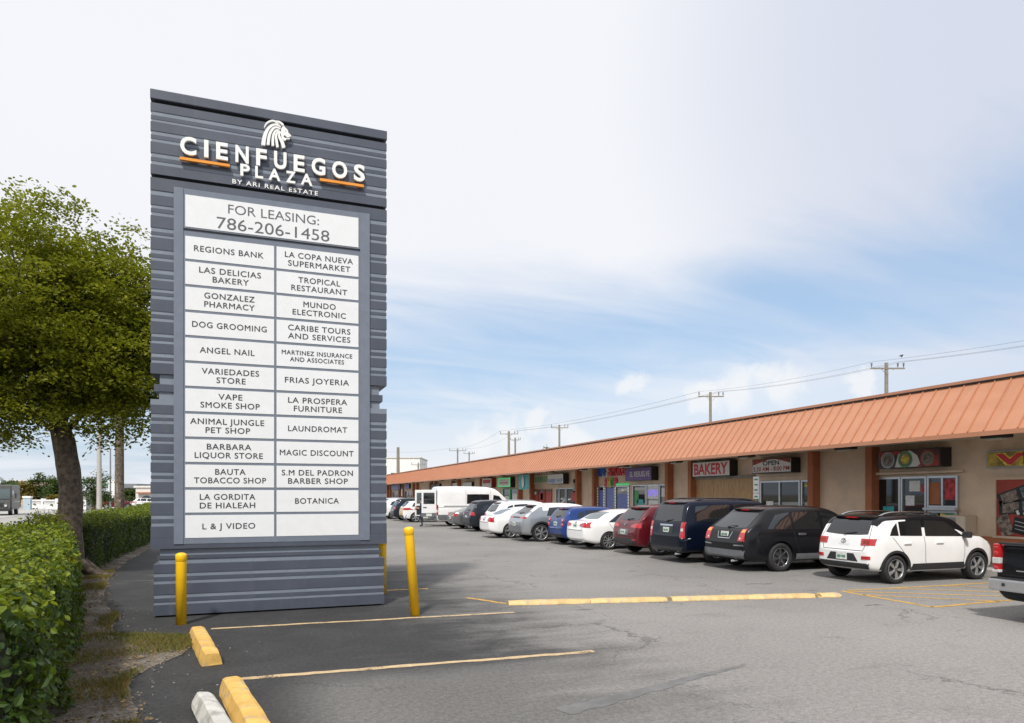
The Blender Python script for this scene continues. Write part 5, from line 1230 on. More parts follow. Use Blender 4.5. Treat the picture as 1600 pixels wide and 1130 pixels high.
# --- black pickup, only its tail is in the picture
L, W, H = 5.3, 1.80, 1.74
top = [(0,.80),(.03,1.14),(.06,1.21),(.12,1.23),(1.75,1.235),(1.82,1.24),(1.90,1.62),(2.05,1.71),(2.6,1.74),(3.1,1.70),(3.25,1.66),(3.80,1.16),(3.9,1.12),(4.6,1.04),(5.1,.90),(5.26,.65),(L,.55)]
belt = [(0,1.15),(1.7,1.17),(3.6,1.08),(L,.85)]
plan = [(0,.86),(.03,.875),(.2,.895),(4.3,.90),(4.9,.84),(5.2,.66),(L,.5)]
c = Car('pickup_truck', 'black pickup truck with silver rear bumper cut off by the right edge', 'pickup truck', 12.28, 6.45, None, L, W, H, 3.1, 1.12, .37, top, belt, plan, .12, PT['black'], .40)
c.handle_m = PT['black']
c.sides([qwin(2.05,2.45,2.1,2.48,1.22,1.58,1.63,1.2),qwin(2.55,3.55,2.58,3.12,1.2,1.63,1.56,1.16)], [[(2.5,1.2),(2.5,.45)],[(3.5,1.1),(3.45,.45)]], [(2.7,1.05)])
for sd_ in (1, -1):
    mb = MB(); mb.box((sd_*.84, .02, .985), (.115, .14, .46), 0, None, .025); o = mb.build('tail_light', M['redlens'], c.root)
    mb = MB(); mb.box((sd_*.84, .015, .945), (.119, .142, .10), 0, None, .012); mb.box((sd_*.84, .015, .78), (.119, .142, .05), 0, None, .01); mb.build('lamp_lens', M['whitelens'], o)
    for zz, hh in ((1.15,.06),(1.06,.10),(.82,.10)):
        mb = MB(); mb.ball((sd_*.84, -.035, zz), (.048, .025, hh/2), 0, 12, 8); mb.box((sd_*.89, .03, zz), (.02, .08, hh*.8), 0, None, .006); mb.build('lamp_lens', M['redlens'], o)
mb = MB(); mb.box((0,-.09,.575),(1.74,.20,.19),0,None,.03); mb.build('rear_bumper', M['alum'], c.root)
mb = MB(); mb.box((0,-.085,.675),(1.70,.17,.02),0,None,.004); mb.box((0,-.192,.56),(.5,.02,.12),0,None,.004); mb.box((-.62,-.192,.585),(.05,.02,.05),0,None,.01); mb.build('bumper_pad', M['blackplastic'], c.root)
mb = MB(); c.line(mb, [(-.77,1.18),(-.77,.72),(.77,.72),(.77,1.18)], .014, 'rear'); mb.build('tailgate_gap', M['void'], c.root)
mb = MB(); mb.box((0,.0,1.225),(1.62,.07,.03),0,None,.01); mb.build('tailgate_cap', M['blackplastic'], c.root)
mb = MB(); c.line(mb, [(-.55,.80),(-.05,.80)], .018, 'rear', 1, .006); mb.build('chrome_trim', M['alum'], c.root)
c.patch('rear_window', M['glass'], [(-.6,1.28),(.6,1.28)], [(-.55,1.58),(.55,1.58)], 'rear', 1, .008)
c.wheels(6, 'alum', rr=.62); c.windscreen(3.2, 3.85, 1.14); c.front()
# ---------------------------------------------------------------- vegetation
def leaf(mb, p, n, s, a, fold=.25, wd=.55):
    """one small folded leaf at p, facing n"""
    n = n.normalized(); t = n.cross(Vector((0,0,1)))
    if t.length < .05: t = Vector((1,0,0))
    t.normalize(); b = n.cross(t); d = t*math.cos(a)+b*math.sin(a); e = n.cross(d)*(wd*s*.5); f = n*(fold*s*.35)
    q = len(mb.v)
    mb.v += [tuple(p), tuple(p+d*s*.30+e+f), tuple(p+d*s*.72+e*.92+f), tuple(p+d*s), tuple(p+d*s*.72-e*.92+f), tuple(p+d*s*.30-e+f)]
    mb.f += [(q,q+1,q+2,q+3),(q,q+3,q+4,q+5)]; mb.m += [0,0]; mb.sm += [False,False]
def hedge(name, label, line, width, height, dens, size, seed, cat='hedge'):
    """line: points along the asphalt side of the hedge; it spreads towards the street from there"""
    r = random.Random(seed); t = thing(name, label, cat, (line[0][0], line[0][1], 0)); O = Vector((line[0][0], line[0][1], 0))
    P = [Vector((x, y, 0)) for x, y in line]; L = [0]
    for a, b in zip(P, P[1:]): L.append(L[-1]+(b-a).length)
    def at(s_):
        s_ = max(0, min(L[-1], s_))
        for i in range(len(P)-1):
            if s_ <= L[i+1]+1e-6:
                d = (P[i+1]-P[i]).normalized(); return P[i]+d*(s_-L[i]), Vector((d.y, -d.x, 0))
    HW = width/2; per = height+width+height
    def surf(s_, q, dep=0.0):             # q along the section: right side up, over the top, left side down
        p, n = at(s_); c = p-n*HW
        rad = .16
        if q < height: x, z, nx, nz = HW, q, 1, 0
        elif q < height+width: x, z, nx, nz = HW-(q-height), height, 0, 1
        else: x, z, nx, nz = -HW, height-(q-height-width), -1, 0
        # rounded shoulders
        k = min(abs(q-height), abs(q-height-width))
        if k < rad:
            w_ = .5*(1-k/rad); x *= 1-w_*.12; z *= 1-w_*.05
            if q < height+width/2: nx, nz = (nx+(.7 if nx == 0 else 0)*(1-k/rad)), (nz+(.7 if nz == 0 else 0)*(1-k/rad))
            else: nx, nz = (nx-(.7 if nx == 0 else 0)*(1-k/rad)), (nz+(.7 if nz == 0 else 0)*(1-k/rad))
        w3 = c+n*x+Vector((0,0,z)); nn = (n*nx+Vector((0,0,nz))).normalized()
        bump = .17*mnoise.noise(w3*1.0+Vector((seed,0,0)))+.10*mnoise.noise(w3*2.7)+.045*mnoise.noise(w3*8)
        if nz > .5: bump += .04*mnoise.noise(w3*.5)
        return w3+nn*(bump-dep), nn
    # core
    mb = MB(); ns, nq = max(4, int(L[-1]/.35)), 18; vs = []
    for i in range(ns+1):
        for j in range(nq+1):
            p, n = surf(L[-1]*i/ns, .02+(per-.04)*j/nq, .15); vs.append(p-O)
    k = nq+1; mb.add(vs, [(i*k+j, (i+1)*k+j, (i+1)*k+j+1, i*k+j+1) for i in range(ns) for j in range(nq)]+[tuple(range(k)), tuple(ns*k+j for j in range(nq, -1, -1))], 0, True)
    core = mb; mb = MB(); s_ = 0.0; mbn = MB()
    n = int(L[-1]*per*dens[0])
    for _ in range(n):
        u_ = r.random(); s_ = L[-1]*u_**1.0
        dd = dens[0]+(dens[1]-dens[0])*(s_/L[-1])
        if r.random() > dd/dens[0]: continue
        q = r.random()*per
        if q > height+width and r.random() < .6: continue
        dep = r.random()**1.6*.17-.02; p, nn = surf(s_, q, dep)
        if p.z < .04: continue
        sz_ = size[0]+(size[1]-size[0])*(s_/L[-1]); sz_ *= r.uniform(.65, 1.25)
        nn = (nn*.75+Vector((0,0,.35))+Vector((r.gauss(0,.5), r.gauss(0,.5), r.gauss(0,.5)))).normalized()
        leaf(mbn if nn.z > .3 and p.z > height-.22+.12*mnoise.noise(p*2) and r.random() < .72 else mb, p-O, nn, sz_, r.uniform(0, 6.28), r.uniform(.1, .5), .62)  # upward leaves near the top take the colour with painted sunlight
    # leaves closing the ends
    for end in (0, 1):
        pe, ne = at(L[-1]*end); d = Vector((-ne.y, ne.x, 0))*(1 if end else -1)
        for _ in range(int(width*height*dens[end]*1.2)):
            a, z = r.uniform(-width, 0), r.uniform(.05, height); p = pe+ne*a+Vector((0,0,z))+d*r.uniform(-.1, .08)
            leaf(mb, p-O, (d+Vector((r.gauss(0,.5), r.gauss(0,.5), r.gauss(.3,.5)))).normalized(), size[end]*r.uniform(.65,1.25), r.uniform(0, 6.28), .3, .62)
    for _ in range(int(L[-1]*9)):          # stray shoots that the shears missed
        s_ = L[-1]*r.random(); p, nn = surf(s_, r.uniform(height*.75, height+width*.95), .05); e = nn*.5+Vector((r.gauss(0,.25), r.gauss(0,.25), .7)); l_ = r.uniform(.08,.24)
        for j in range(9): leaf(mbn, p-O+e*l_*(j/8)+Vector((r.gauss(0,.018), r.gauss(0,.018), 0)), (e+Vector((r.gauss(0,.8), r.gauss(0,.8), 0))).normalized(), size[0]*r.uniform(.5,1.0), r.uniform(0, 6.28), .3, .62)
    mb.build('foliage', M['leafhedge'], t); mbn.build('sunlit_growth', M['leafsunlit'], t)
    # bare twigs poking out
    mb = core
    for _ in range(int(L[-1]*1.6)):
        s_ = r.random()**1.5*L[-1]; q = r.uniform(.3, height); p, nn = surf(s_, q, .12); e = p+nn*r.uniform(.06,.14)+Vector((r.gauss(0,.1), r.gauss(0,.1), r.gauss(0,.1)))
        mb.tube([p-O, (p+e)/2-O+Vector((0,0,.02)), e-O], [.006,.005,.003], 4, 1)
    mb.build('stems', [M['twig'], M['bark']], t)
    return t
hedge('hedge', 'clipped green hedge in the left foreground, nearest the camera', [(-1.35,4.9),(-1.72,7.0),(-2.32,10.65),(-3.2,14.2),(-3.95,17.4),(-4.35,19.0)], 1.75, 1.31, (820, 420), (.066, .060), 3)
hedge('hedge', 'far clipped green hedge beyond the leaning tree trunk', [(-4.15,20.7),(-4.25,26),(-4.35,32),(-4.75,40),(-6.2,58)], 1.7, 1.33, (430, 230), (.068, .085), 4)

def tree(name, label, base, trunk, limbs, ells, nclump, nleaf, lsz, m, seed, group=None, flat=.38, crad=(.35,.75), cat='tree', tr_m='bark', trunk_n=14):
    """trunk: [(x, y, z, r)...]; limbs grow to some of the leaf clumps spread through the ellipsoids ells"""
    r = random.Random(seed); t = thing(name, label, cat, (*base, 0), group=group)
    mb = MB(); pts = [Vector(p[:3]) for p in trunk]; rad = [p[3] for p in trunk]
    # denser ring spacing with knobbly bark
    P2, R2 = [], []
    for i in range(len(pts)-1):
        for k in range(5):
            f = k/5; P2.append(pts[i].lerp(pts[i+1], f)); R2.append((rad[i]+(rad[i+1]-rad[i])*f)*(1+.07*mnoise.noise(P2[-1]*3)))
    P2.append(pts[-1]); R2.append(rad[-1])
    q = len(mb.v); mb.tube(P2, R2, trunk_n)
    for i in range(q, len(mb.v)):
        v = Vector(mb.v[i]); k = min(range(len(P2)), key=lambda j: abs(P2[j].z-v.z)); d = v-P2[k]; d.z = 0
        if d.length > 0: v += d.normalized()*R2[k]*.16*mnoise.noise(Vector((v.x*5, v.y*5, v.z*1.6))); mb.v[i] = tuple(v)
    clumps = []
    tot = sum(e[3]*e[4]*e[5] for e in ells)
    while len(clumps) < nclump:
        e = r.choices(ells, [e[3]*e[4]*e[5] for e in ells])[0]
        d = Vector((r.gauss(0,1), r.gauss(0,1), r.gauss(0,1))).normalized()*(r.random()**.42)
        p = Vector((e[0]+d.x*e[3], e[1]+d.y*e[4], e[2]+d.z*e[5]))
        k = 1+.22*mnoise.noise(p*.55+Vector((seed*3,0,0)))
        p = Vector((e[0]+(p.x-e[0])*k, e[1]+(p.y-e[1])*k, e[2]+(p.z-e[2])*k))
        clumps.append(p)
    top = pts[-1]
    for i in range(limbs):
        e = clumps[i*max(1, len(clumps)//max(1, limbs)) % len(clumps)]; s0 = P2[r.randrange(int(len(P2)*.7), len(P2))]
        mid = s0.lerp(e, .5)+Vector((r.gauss(0,.2), r.gauss(0,.2), r.uniform(-.1,.3))); rr = rad[-1]*r.uniform(.28,.5)
        mb.tube([s0, s0.lerp(mid,.5), mid, mid.lerp(e,.55), e], [rr, rr*.8, rr*.6, rr*.4, rr*.15], 7)
    mb.build('trunk', M[tr_m], t)
    mb = MB()
    for c in clumps:
        R_ = r.uniform(*crad); tilt = Vector((r.gauss(0,.22), r.gauss(0,.22), 1)).normalized()
        for _ in range(int(nleaf*r.uniform(.6,1.3)*(R_/crad[1])**1.2)):
            a = r.uniform(0, 6.28); rr = R_*math.sqrt(r.random())*(1+.25*math.sin(a*3+c.x*7)); z = r.gauss(0, 1)*R_*flat*.5-.25*rr*rr/R_*flat*2
            x, y = rr*math.cos(a), rr*math.sin(a); p = c+Vector((x, y, z-(tilt.x*x+tilt.y*y)))
            n = (tilt+Vector((r.gauss(0,.55), r.gauss(0,.55), r.gauss(0,.35)))).normalized()
            leaf(mb, p, n, lsz*r.uniform(.6,1.25), r.uniform(0, 6.28), r.uniform(0,.4), .55)
    o = mb.build('crown', M[m], t)
    return t
tr = tree('tree', 'broad leafy tree with a thick leaning trunk between the two hedges', (-4.25, 19.9),
     [(-.14,0,-.05,.42),(-.17,0,.25,.30),(-.20,-.02,.9,.265),(-.21,0,1.8,.25),(-.25,.05,2.6,.245),(-.36,.05,3.3,.24),(-.52,.05,3.9,.20),(-.7,.1,4.6,.15)], 34,
     [(-1.0,.2,6.2,3.5,3.3,2.35),(-2.0,0,7.8,1.4,1.4,1.1),(-.95,0,9.35,.42,.5,.5),(-.9,0,8.8,.9,.9,.6),(-.05,.2,9.0,.55,.6,.5),(.75,.2,8.75,.6,.6,.55),(1.5,.2,8.35,.5,.5,.5),(-1.9,.3,9.1,.5,.5,.45),(-.1,.5,7.6,1.6,1.6,1.1),(1.0,.6,6.8,1.5,1.6,1.5),(1.5,.3,5.0,1.7,1.7,1.75),(.6,-.3,6.0,1.9,1.9,2.0),(-2.6,-.3,4.7,2.0,1.8,1.75),(-1.9,-.6,3.9,1.3,1.2,.8),(.2,-.5,4.3,1.2,1.2,.9),(-.7,-.9,5.0,1.9,1.6,1.3),(-3.4,.3,7.2,1.5,1.5,1.4)],
     1000, 240, .092, 'leaftree', 11, flat=.30, crad=(.36,.80))
# roots at the foot of the trunk
mb = MB()
for a, L_ in ((-.5,.9),(.3,.7),(-1.2,1.2),(2.2,.6),(-2.2,.8)):
    d = Vector((math.cos(a), math.sin(a), 0)); mb.tube([d*.2+Vector((-.16,0,.30)), d*.45+Vector((-.16,0,.12)), d*L_*.8+Vector((-.16,.05,.05)), d*L_*1.15+Vector((-.14,.1,-.03))], [.16,.11,.07,.03], 8)
mb.build('root', M['bark'], tr)
# sprouting shoots at the foot of the trunk
t = thing('shrub', 'small leafy shoots sprouting at the left foot of the leaning tree', 'shrub', (-4.75, 19.3, 1.1)); mb = MB(); r = random.Random(5)
for k in range(16):
    a = r.uniform(0, 6.28); e = Vector((math.cos(a)*r.uniform(.1,.45), math.sin(a)*.3, r.uniform(.25,.75)))
    mb2 = None
    for j in range(26):
        f = r.random(); leaf(mb, e*f+Vector((r.gauss(0,.07), r.gauss(0,.07), r.gauss(0,.07))), Vector((r.gauss(0,.6), r.gauss(0,.6), 1)), .075*r.uniform(.6,1.2), r.uniform(0,6.28))
mb.build('foliage', M['leaftree'], t); mb = MB()
for k in range(7): a = k*.9; mb.tube([(0,0,-1.05),(.1*math.cos(a),.1*math.sin(a),0),(.3*math.cos(a),.2*math.sin(a),.55)], [.02,.014,.005], 5)
mb.build('stems', M['bark'], t)

# ---------------------------------------------------------------- poles and wires
def cam_pt(px, d): a = (px-800)/FPX*d; return Vector((a*C_+d*S_, -a*S_+d*C_, 0))
def zat(py, d): return EYE+(773-py)/FPX*d
GP = 'wooden utility poles behind the strip mall'
def utility(px, d, ytop, label, arm=2.9, rad=.17, group=GP, gap=.5):
    p = cam_pt(px, d); h = zat(ytop, d); t = thing('utility_pole', label, 'utility pole', p, group=group)
    mb = MB(); mb.tube([(0,0,-.1),(0,0,h*.5),(0,0,h)], [rad*1.15,rad,rad*.85], 12); mb.build('pole', M['wood'], t)
    ends = []
    if arm:
        ax = Vector((C_, -S_, 0)); za = h-gap; rot = Matrix.Rotation(R(-YAW), 3, 'Z')
        mb = MB(); mb.box((0,-.12,za), (arm,.10,.12), 0, rot); mb.build('crossarm', M['wood'], t)
        mb = MB()
        for sg in (-1, 1): mb.tube([ax*sg*.55+Vector((0,-.12,za-.03)), Vector((0,-.12,za-.6))], .02, 5)
        mb.build('brace', M['steel'], t)
        for k in (-.47, .30, .47):
            q = ax*arm*k+Vector((0,-.12,za+.06)); mb = MB(); mb.lathe([(.03,0),(.03,.12),(.075,.14),(.05,.2),(.085,.24),(.05,.30),(.085,.34),(.05,.42),(.06,.5),(0,.52)], 10, 0, Matrix.Translation(q)); mb.build('insulator', M['steel'], t)
            ends.append(p+q+Vector((0,0,.5)))
    return ends
pA = utility(1385, 60, 567, 'utility pole with crossarm behind the right end of the orange roof')
pB = utility(1110, 80, 613, 'utility pole with crossarm behind the middle of the orange roof')
pC = utility(795, 129, 674, 'utility pole with crossarm left of the small green treetop', 3.4, .24)
pD = utility(874, 118, 664, 'utility pole with crossarm just right of the small green treetop', 2.9, .18)
pE = utility(715, 165, 701, 'slim dark utility pole above the middle of the white van', 4.0, .2)
utility(805, 150, 684, 'short pole standing close behind the double crossarm pole', 2.2, .2)
utility(733, 190, 706, 'far thin pole beside the slim dark one over the van', 3.0, .2)
utility(622, 150, 699, 'pale pole seen just right of the pylon sign', 0, .35)
utility(653.5, 160, 723, 'far low pole with a wide crossarm by the white block', 3.2, .18)
def wire(a, b, sag, rad):
    mb = MB(); n = 14; mb.tube([a.lerp(b, i/n)-Vector((0,0,sag*4*(i/n)*(1-i/n))) for i in range(n+1)], rad, 5, 0, False); return mb
last = cam_pt(2000, 48); k = 0
wl = ('topmost overhead cable','middle overhead cable','lowest overhead cable')
for i in range(3):
    e = pA[i]+(pA[i]-pB[i])*1.1
    for j, (a, b, wh) in enumerate(((pA[i], e, 'from the near pole out past the right edge'), (pA[i], pB[i], 'between the two poles over the orange roof'), (pB[i], pC[i], 'from the middle pole to the far left poles'))):
        o = wire(a, b, .35 if j < 2 else .6, .010 if j < 2 else .014).build('overhead_cable', M['wire'])
        tag(o, ('left hand','inner','right hand')[i]+' overhead cable strung '+wh, 'cable', 'overhead cables')
for i in range(2):
    o = wire(pC[i*2], pE[i*2], 1.0, .014).build('overhead_cable', M['wire']); tag(o, ('left','right')[i]+' hand thin cable running on from the far poles over the van', 'cable', 'overhead cables')
o = wire(pE[0], cam_pt(560, 170)+Vector((0,0,zat(700,170))), 1.0, .014).build('overhead_cable', M['wire']); tag(o, 'single thin cable reaching the pylon sign above the far roof', 'cable', 'overhead cables')
# bird on the wire
t = thing('bird', 'small dark bird perched on the top cable near the right pole', 'bird', pA[0].lerp(pA[0]+(pA[0]-pB[0])*1.1, .105)+Vector((.25,0,.12)))
mb = MB(); mb.ball((0,0,0),(.14,.07,.08)); mb.ball((.13,0,.08),(.05,.045,.05)); mb.tube([(.17,0,.08),(.23,0,.07)],[.02,.004],6); mb.tube([(-.1,0,0),(-.28,0,-.05)],[.04,.02],6); mb.tube([(0,.02,-.05),(0,.02,-.16)],.01,4); mb.tube([(0,-.02,-.05),(0,-.02,-.16)],.01,4); mb.build('body', M['black'], t)
# street poles at the left
p = cam_pt(186.5, 35); t = thing('utility_pole', 'thick brown wooden pole behind the far hedge, next to the sign', 'utility pole', p, group=None)
mb = MB(); mb.tube([(0,0,-.1),(0,0,2),(.02,0,9)], [.25,.215,.17], 16); mb.build('pole', M['bark'], t); mb = MB(); mb.box((-.06,-.21,2.3),(.08,.03,.5)); mb.box((.05,-.21,1.7),(.1,.03,.1)); mb.build('tag_plate', M['wood'], t)
p = cam_pt(155, 62); t = thing('street_pole', 'pale concrete pole across the street left of the brown pole', 'pole', p); mb = MB(); mb.tube([(0,0,-.1),(0,0,10)], [.22,.16], 12); mb.build('pole', M['concretepole'], t); mb = MB(); mb.box((0,0,.15),(.8,.8,.3)); mb.build('base', M['concretepole'], t)
p = cam_pt(172.5, 80); t = thing('street_lamp', 'thin grey lamp post between the pale and the brown pole', 'street lamp', p); mb = MB(); mb.tube([(0,0,-.1),(0,0,7.2)], [.11,.07], 8); mb.build('post', M['steel'], t); mb = MB(); mb.box((-.3,0,7.2),(.8,.25,.12),0,None,.04); mb.build('lamp_head', M['steel'], t)

# ---------------------------------------------------------------- across the street
def far_tree(px, d, ybase, ytop, wpx, label, m='leafdark', seed=1, n=46, nl=110, dy=0, trunk=.16, grp='trees across the street'):
    p = cam_pt(px, d); h = zat(ytop, d); w_ = wpx/FPX*d/2
    return tree('tree', label, (p.x, p.y), [(0,0,-.1,trunk*1.3),(0,0,h*.25,trunk),(.1,0,h*.5,trunk*.7)], 8, [(0,0,h*.62,w_,w_*.9,h*.36),(w_*.2,0,h*.42,w_*.85,w_*.8,h*.25)], n, nl, .20*d/70, m, seed, grp, .5, (.5*w_/3, 1.15*w_/3+.3), trunk_n=8)
far_tree(146, 68, 792, 736, 46, 'round dark green tree right of the leaning trunk across the street', seed=21, n=60)
far_tree(88, 108, 792, 744, 34, 'green tree behind the white balustrade, closest to the leaning trunk', seed=22)
far_tree(66, 110, 792, 738, 34, 'feathery green tree behind the middle of the balustrade', seed=23)
far_tree(44, 109, 792, 752, 28, 'orange tinged tree behind the left end of the balustrade', 'leaforange', seed=24)
far_tree(78, 103.5, 792, 770, 16, 'small yellowish shrub just behind the balustrade', 'leaforange', seed=29, n=20)
far_tree(14, 120, 792, 743, 44, 'dark palm like tree behind the delivery truck', seed=25)
far_tree(203, 105, 790, 759, 18, 'small green tree under the canopy right of the brown pole', seed=26, n=26)
far_tree(853, 150, 700, 693, 42, 'green treetop rising above the orange roof', seed=27, n=60, grp=None)
# palm behind
def palm(px, d, ytop, label, seed):
    p = cam_pt(px, d); h = zat(ytop, d); r = random.Random(seed); t = thing('palm_tree', label, 'palm tree', p)
    mb = MB(); mb.tube([(0,0,-.1),(.1,0,h*.5),(.05,0,h-.6)], [.2,.16,.14], 10); mb.build('trunk', M['bark'], t)
    mb = MB()
    for k in range(16):
        a = k*2.4; L_ = r.uniform(1.6,2.4); up = r.uniform(-.2,1.1); prev = None
        for j in range(9):
            f = j/8; c = Vector((math.cos(a)*L_*f, math.sin(a)*L_*f, h-.6+up*L_*f*.7-1.5*f*f)); s_ = Vector((-math.sin(a), math.cos(a), 0))*.30*(1-.7*f)+Vector((0,0,-.14))
            s2 = Vector((math.sin(a), -math.cos(a), 0))*.30*(1-.7*f)+Vector((0,0,-.14))
            if prev is not None:
                for q in (s_, s2): mb.add([prev, c, c+q*.9, prev+q*.35], [(0,1,2,3)])
            prev = c
    mb.build('crown', M['leafdark'], t)
palm(30, 112, 750, 'shaggy palm tree left of the orange tinged tree', 3)
# white balustrade wall
a, b = cam_pt(46, 101), cam_pt(137, 96); d = (b-a); Lw = d.length; t = thing('balustrade', 'low white balustrade wall across the street', 'wall', a, math.atan2(d.y, d.x))
mb = MB(); mb.b2((0,-.15,-.1),(Lw,.15,.42)); mb.build('plinth', M['white'], t); mb = MB(); mb.b2((0,-.14,1.12),(Lw,.14,1.28)); mb.build('coping', M['white'], t)
mb = MB(); x = .2
while x < Lw: mb.lathe([(.06,.42),(.085,.6),(.05,.85),(.07,1.12)], 6, 0, Matrix.Translation((x,0,0))); x += .27
mb.build('baluster', M['white'], t)
for i in range(5): mb = MB(); mb.box((Lw*i/4,0,.7),(.45,.45,1.5)); mb.build('pier', M['white'], t)
p = cam_pt(43, 92); t = thing('gate_pier', 'pale blue grey gate pier beside the rear of the delivery truck', 'pier', p); mb = MB(); mb.box((0,0,.75),(.8,.8,1.6)); mb.build('shaft', mat('pale_blue_wall', (.40,.50,.56), .8), t); mb = MB(); mb.box((0,0,1.68),(.95,.95,.25),0,None,.03); mb.build('cap', M['white'], t)
p = cam_pt(145, 90); t = thing('fence', 'plain dark grey wall panel right of the leaning trunk', 'wall', p, R(-YAW)); mb = MB(); mb.b2((-.8,-.1,-.1),(.8,.1,1.6)); mb.build('panel', M['greyplastic'], t); mb = MB(); mb.b2((-.85,-.13,1.6),(.85,.13,1.68)); mb.build('coping', M['steel'], t)
sheet('pavement', [(-19.5,40),(-18,40),(-26,130),(-33,130)], .03, M['concrete'])
def house(px0, px1, d, ytop, name, label, m, cat='building', arch=False, canopy=None, depth=10):
    a, b = cam_pt(px0, d), cam_pt(px1, d); w_ = (b-a).length; h = zat(ytop, d); t = thing(name, label, cat, a, R(-YAW))
    mb = MB(); mb.b2((0,0,-.1),(w_,depth,h)); mb.build('wall', m, t)
    mb = MB(); mb.b2((-.2,-.2,h+.003),(w_+.2,depth+.2,h+.25)); mb.build('roof', M['offwhite'], t)
    n = max(1, int(w_/3)) if not arch else 0
    for i in range(n):
        c = w_*(i+.5)/n; mb = MB(); mb.b2((c-.6,-.06,h*.35),(c+.6,-.002,h*.7)); f = mb.build('window', M['white'], t); mb = MB(); mb.b2((c-.5,-.075,h*.38),(c+.5,-.061,h*.67)); mb.build('pane', M['glass'], f)
    if arch:
        c = w_*.45; rr = w_*.22; mb = MB(); mb.prism([(c-rr,-.05),(c+rr,-.05),(c+rr,h*.42)]+[(c+rr*math.cos(i*.3142), h*.42+rr*.8*math.sin(i*.3142)) for i in range(1,10)]+[(c-rr,h*.42)], lambda x, z, tt: Vector((x, -tt, z)), .004, .03); mb.build('archway', M['paleglass'], t)
        mb = MB(); mb.b2((w_*.1,-.5,h*.72),(w_*.95,-.02,h*.78)); mb.build('cornice', M['pilaster'], t)
    return t
house(212, 250, 100, 762, 'house', 'white house with an arched doorway close left of the pylon sign', M['offwhite'], arch=True)
house(18, 52, 125, 752, 'house', 'low house with an orange roof edge behind the delivery truck', M['stucco'])
house(600, 656, 175, 716, 'warehouse', 'plain white block rising behind the far end of the orange roof', M['white'], depth=15)
# petrol canopy
p = cam_pt(160, 110); w_ = (cam_pt(214,110)-p).length; t = thing('canopy', 'flat dark canopy on posts behind the brown pole', 'canopy', p, R(-YAW)); h = zat(756,110)
mb = MB(); mb.b2((0,0,h-.55),(w_,7,h)); mb.build('canopy_roof', M['steel'], t); mb = MB(); mb.b2((0,-.03,h-.3),(w_*.45,-.002,h-.1)); mb.build('green_band', M['posterG'], t)
for x in (.5, w_*.5, w_-.5): mb = MB(); mb.box((x,1,h/2-.3),(.25,.25,h-.55)); mb.build('post', M['white'], t)
mb = MB(); mb.b2((.4,5,0),(w_*.32,6.8,h-.6)); mb.build('kiosk', mat('brown_wall', (.10,.06,.05), .8), t)
p = cam_pt(178, 104); t = thing('totem', 'slim white sign totem next to the brown pole', 'sign', p, R(-YAW)); mb = MB(); mb.box((0,0,3),(1.5,.3,2.3),0,None,.03); mb.build('sign_face', M['white'], t); mb = MB(); mb.box((0,0,1.0),(.5,.2,2.0)); mb.build('post', M['white'], t)
# distant cars on the forecourt
for i, (px, col, lab) in enumerate(((166,'red','red car far across the street by the canopy'), (207,'white','white car far across the street by the arched house'))):
    p = cam_pt(px, 98)
    if i == 0:
        c = simple_suv(lab, p.x, p.y, col, 4.2, 1.75, 1.5); c.root['group'] = 'cars across the street'
    else:
        q = copy_tree(c.root); q.location = (p.x, p.y, 0); q['label'] = lab
        def repaint(o):
            if o.type == 'MESH' and o.name.startswith('body'): o.data = o.data.copy(); o.data.materials[0] = PT['white']
            for ch in o.children: repaint(ch)
        repaint(q)
# delivery step van on the street, facing the camera
p = cam_pt(-6, 66); t = thing('delivery_truck', 'dark grey delivery step van driving on the street at the left edge', 'truck', p, R(9))
M['truckgrey'] = mat('truck_grey', (.085,.085,.08), .4, 0, .08)
mb = MB(); mb.b2((-1.1,.9,.55),(1.1,6.6,2.95),0,.12); mb.build('body', M['truckgrey'], t)
mb = MB(); mb.prism([(0,.5),(0,1.35),(.75,1.5),(1.0,1.5),(1.0,.5)], lambda a, b, q: Vector((q, a, b)), -1.0, 1.0); mb.build('bonnet', M['truckgrey'], t)
mb = MB(); mb.b2((-.98,.86,1.58),(.98,.895,2.55),0,.02); mb.build('windscreen', M['paleglass'], t)
for sg in (-1, 1):
    mb = MB(); mb.b2((sg*1.101,1.2,1.55),(sg*1.112,2.0,2.4)); mb.build('side_window', M['glass'], t)
    mb = MB(); mb.lathe([(.0,.0),(.13,.01),(.14,.08)], 14, 0, Matrix.Translation((sg*.72,-.02,1.0)) @ Matrix.Rotation(R(90), 4, 'X')); mb.build('headlight', M['whitelens'], t)
    mb = MB(); mb.tube([(sg*1.1,1.0,2.0),(sg*1.4,.8,2.0)], .02, 5); mb.box((sg*1.42,.8,1.9),(.12,.18,.5),0,None,.03); mb.build('mirror', M['blackplastic'], t)
    for y in (1.2, 5.0):
        mb = MB(); mb.lathe([(0,-.14),(.42,-.14),(.46,-.1),(.46,.1),(.42,.14),(0,.14)], 24, 0, Matrix.Translation((sg*.95,y,.46)) @ Matrix.Rotation(R(90), 4, 'Y')); o = mb.build('wheel', M['rubber'], t)
        mb = MB(); mb.lathe([(0,.15),(.25,.148),(.26,.1)], 16, 0, Matrix.Translation((sg*.95,y,.46)) @ Matrix.Rotation(R(90*sg), 4, 'Y')); mb.build('rim', M['steel'], o)
    mb = MB(); mb.b2((sg*1.101,2.6,1.3),(sg*1.108,6.4,1.36)); mb.build('side_trim', M['alum'], t)
mb = MB(); mb.b2((-.6,-.03,.85),(.6,-.004,1.2)); mb.build('grille', M['blackplastic'], t); mb = MB(); mb.b2((-1.05,-.2,.45),(1.05,-.02,.68),0,.03); mb.build('front_bumper', M['blackplastic'], t)

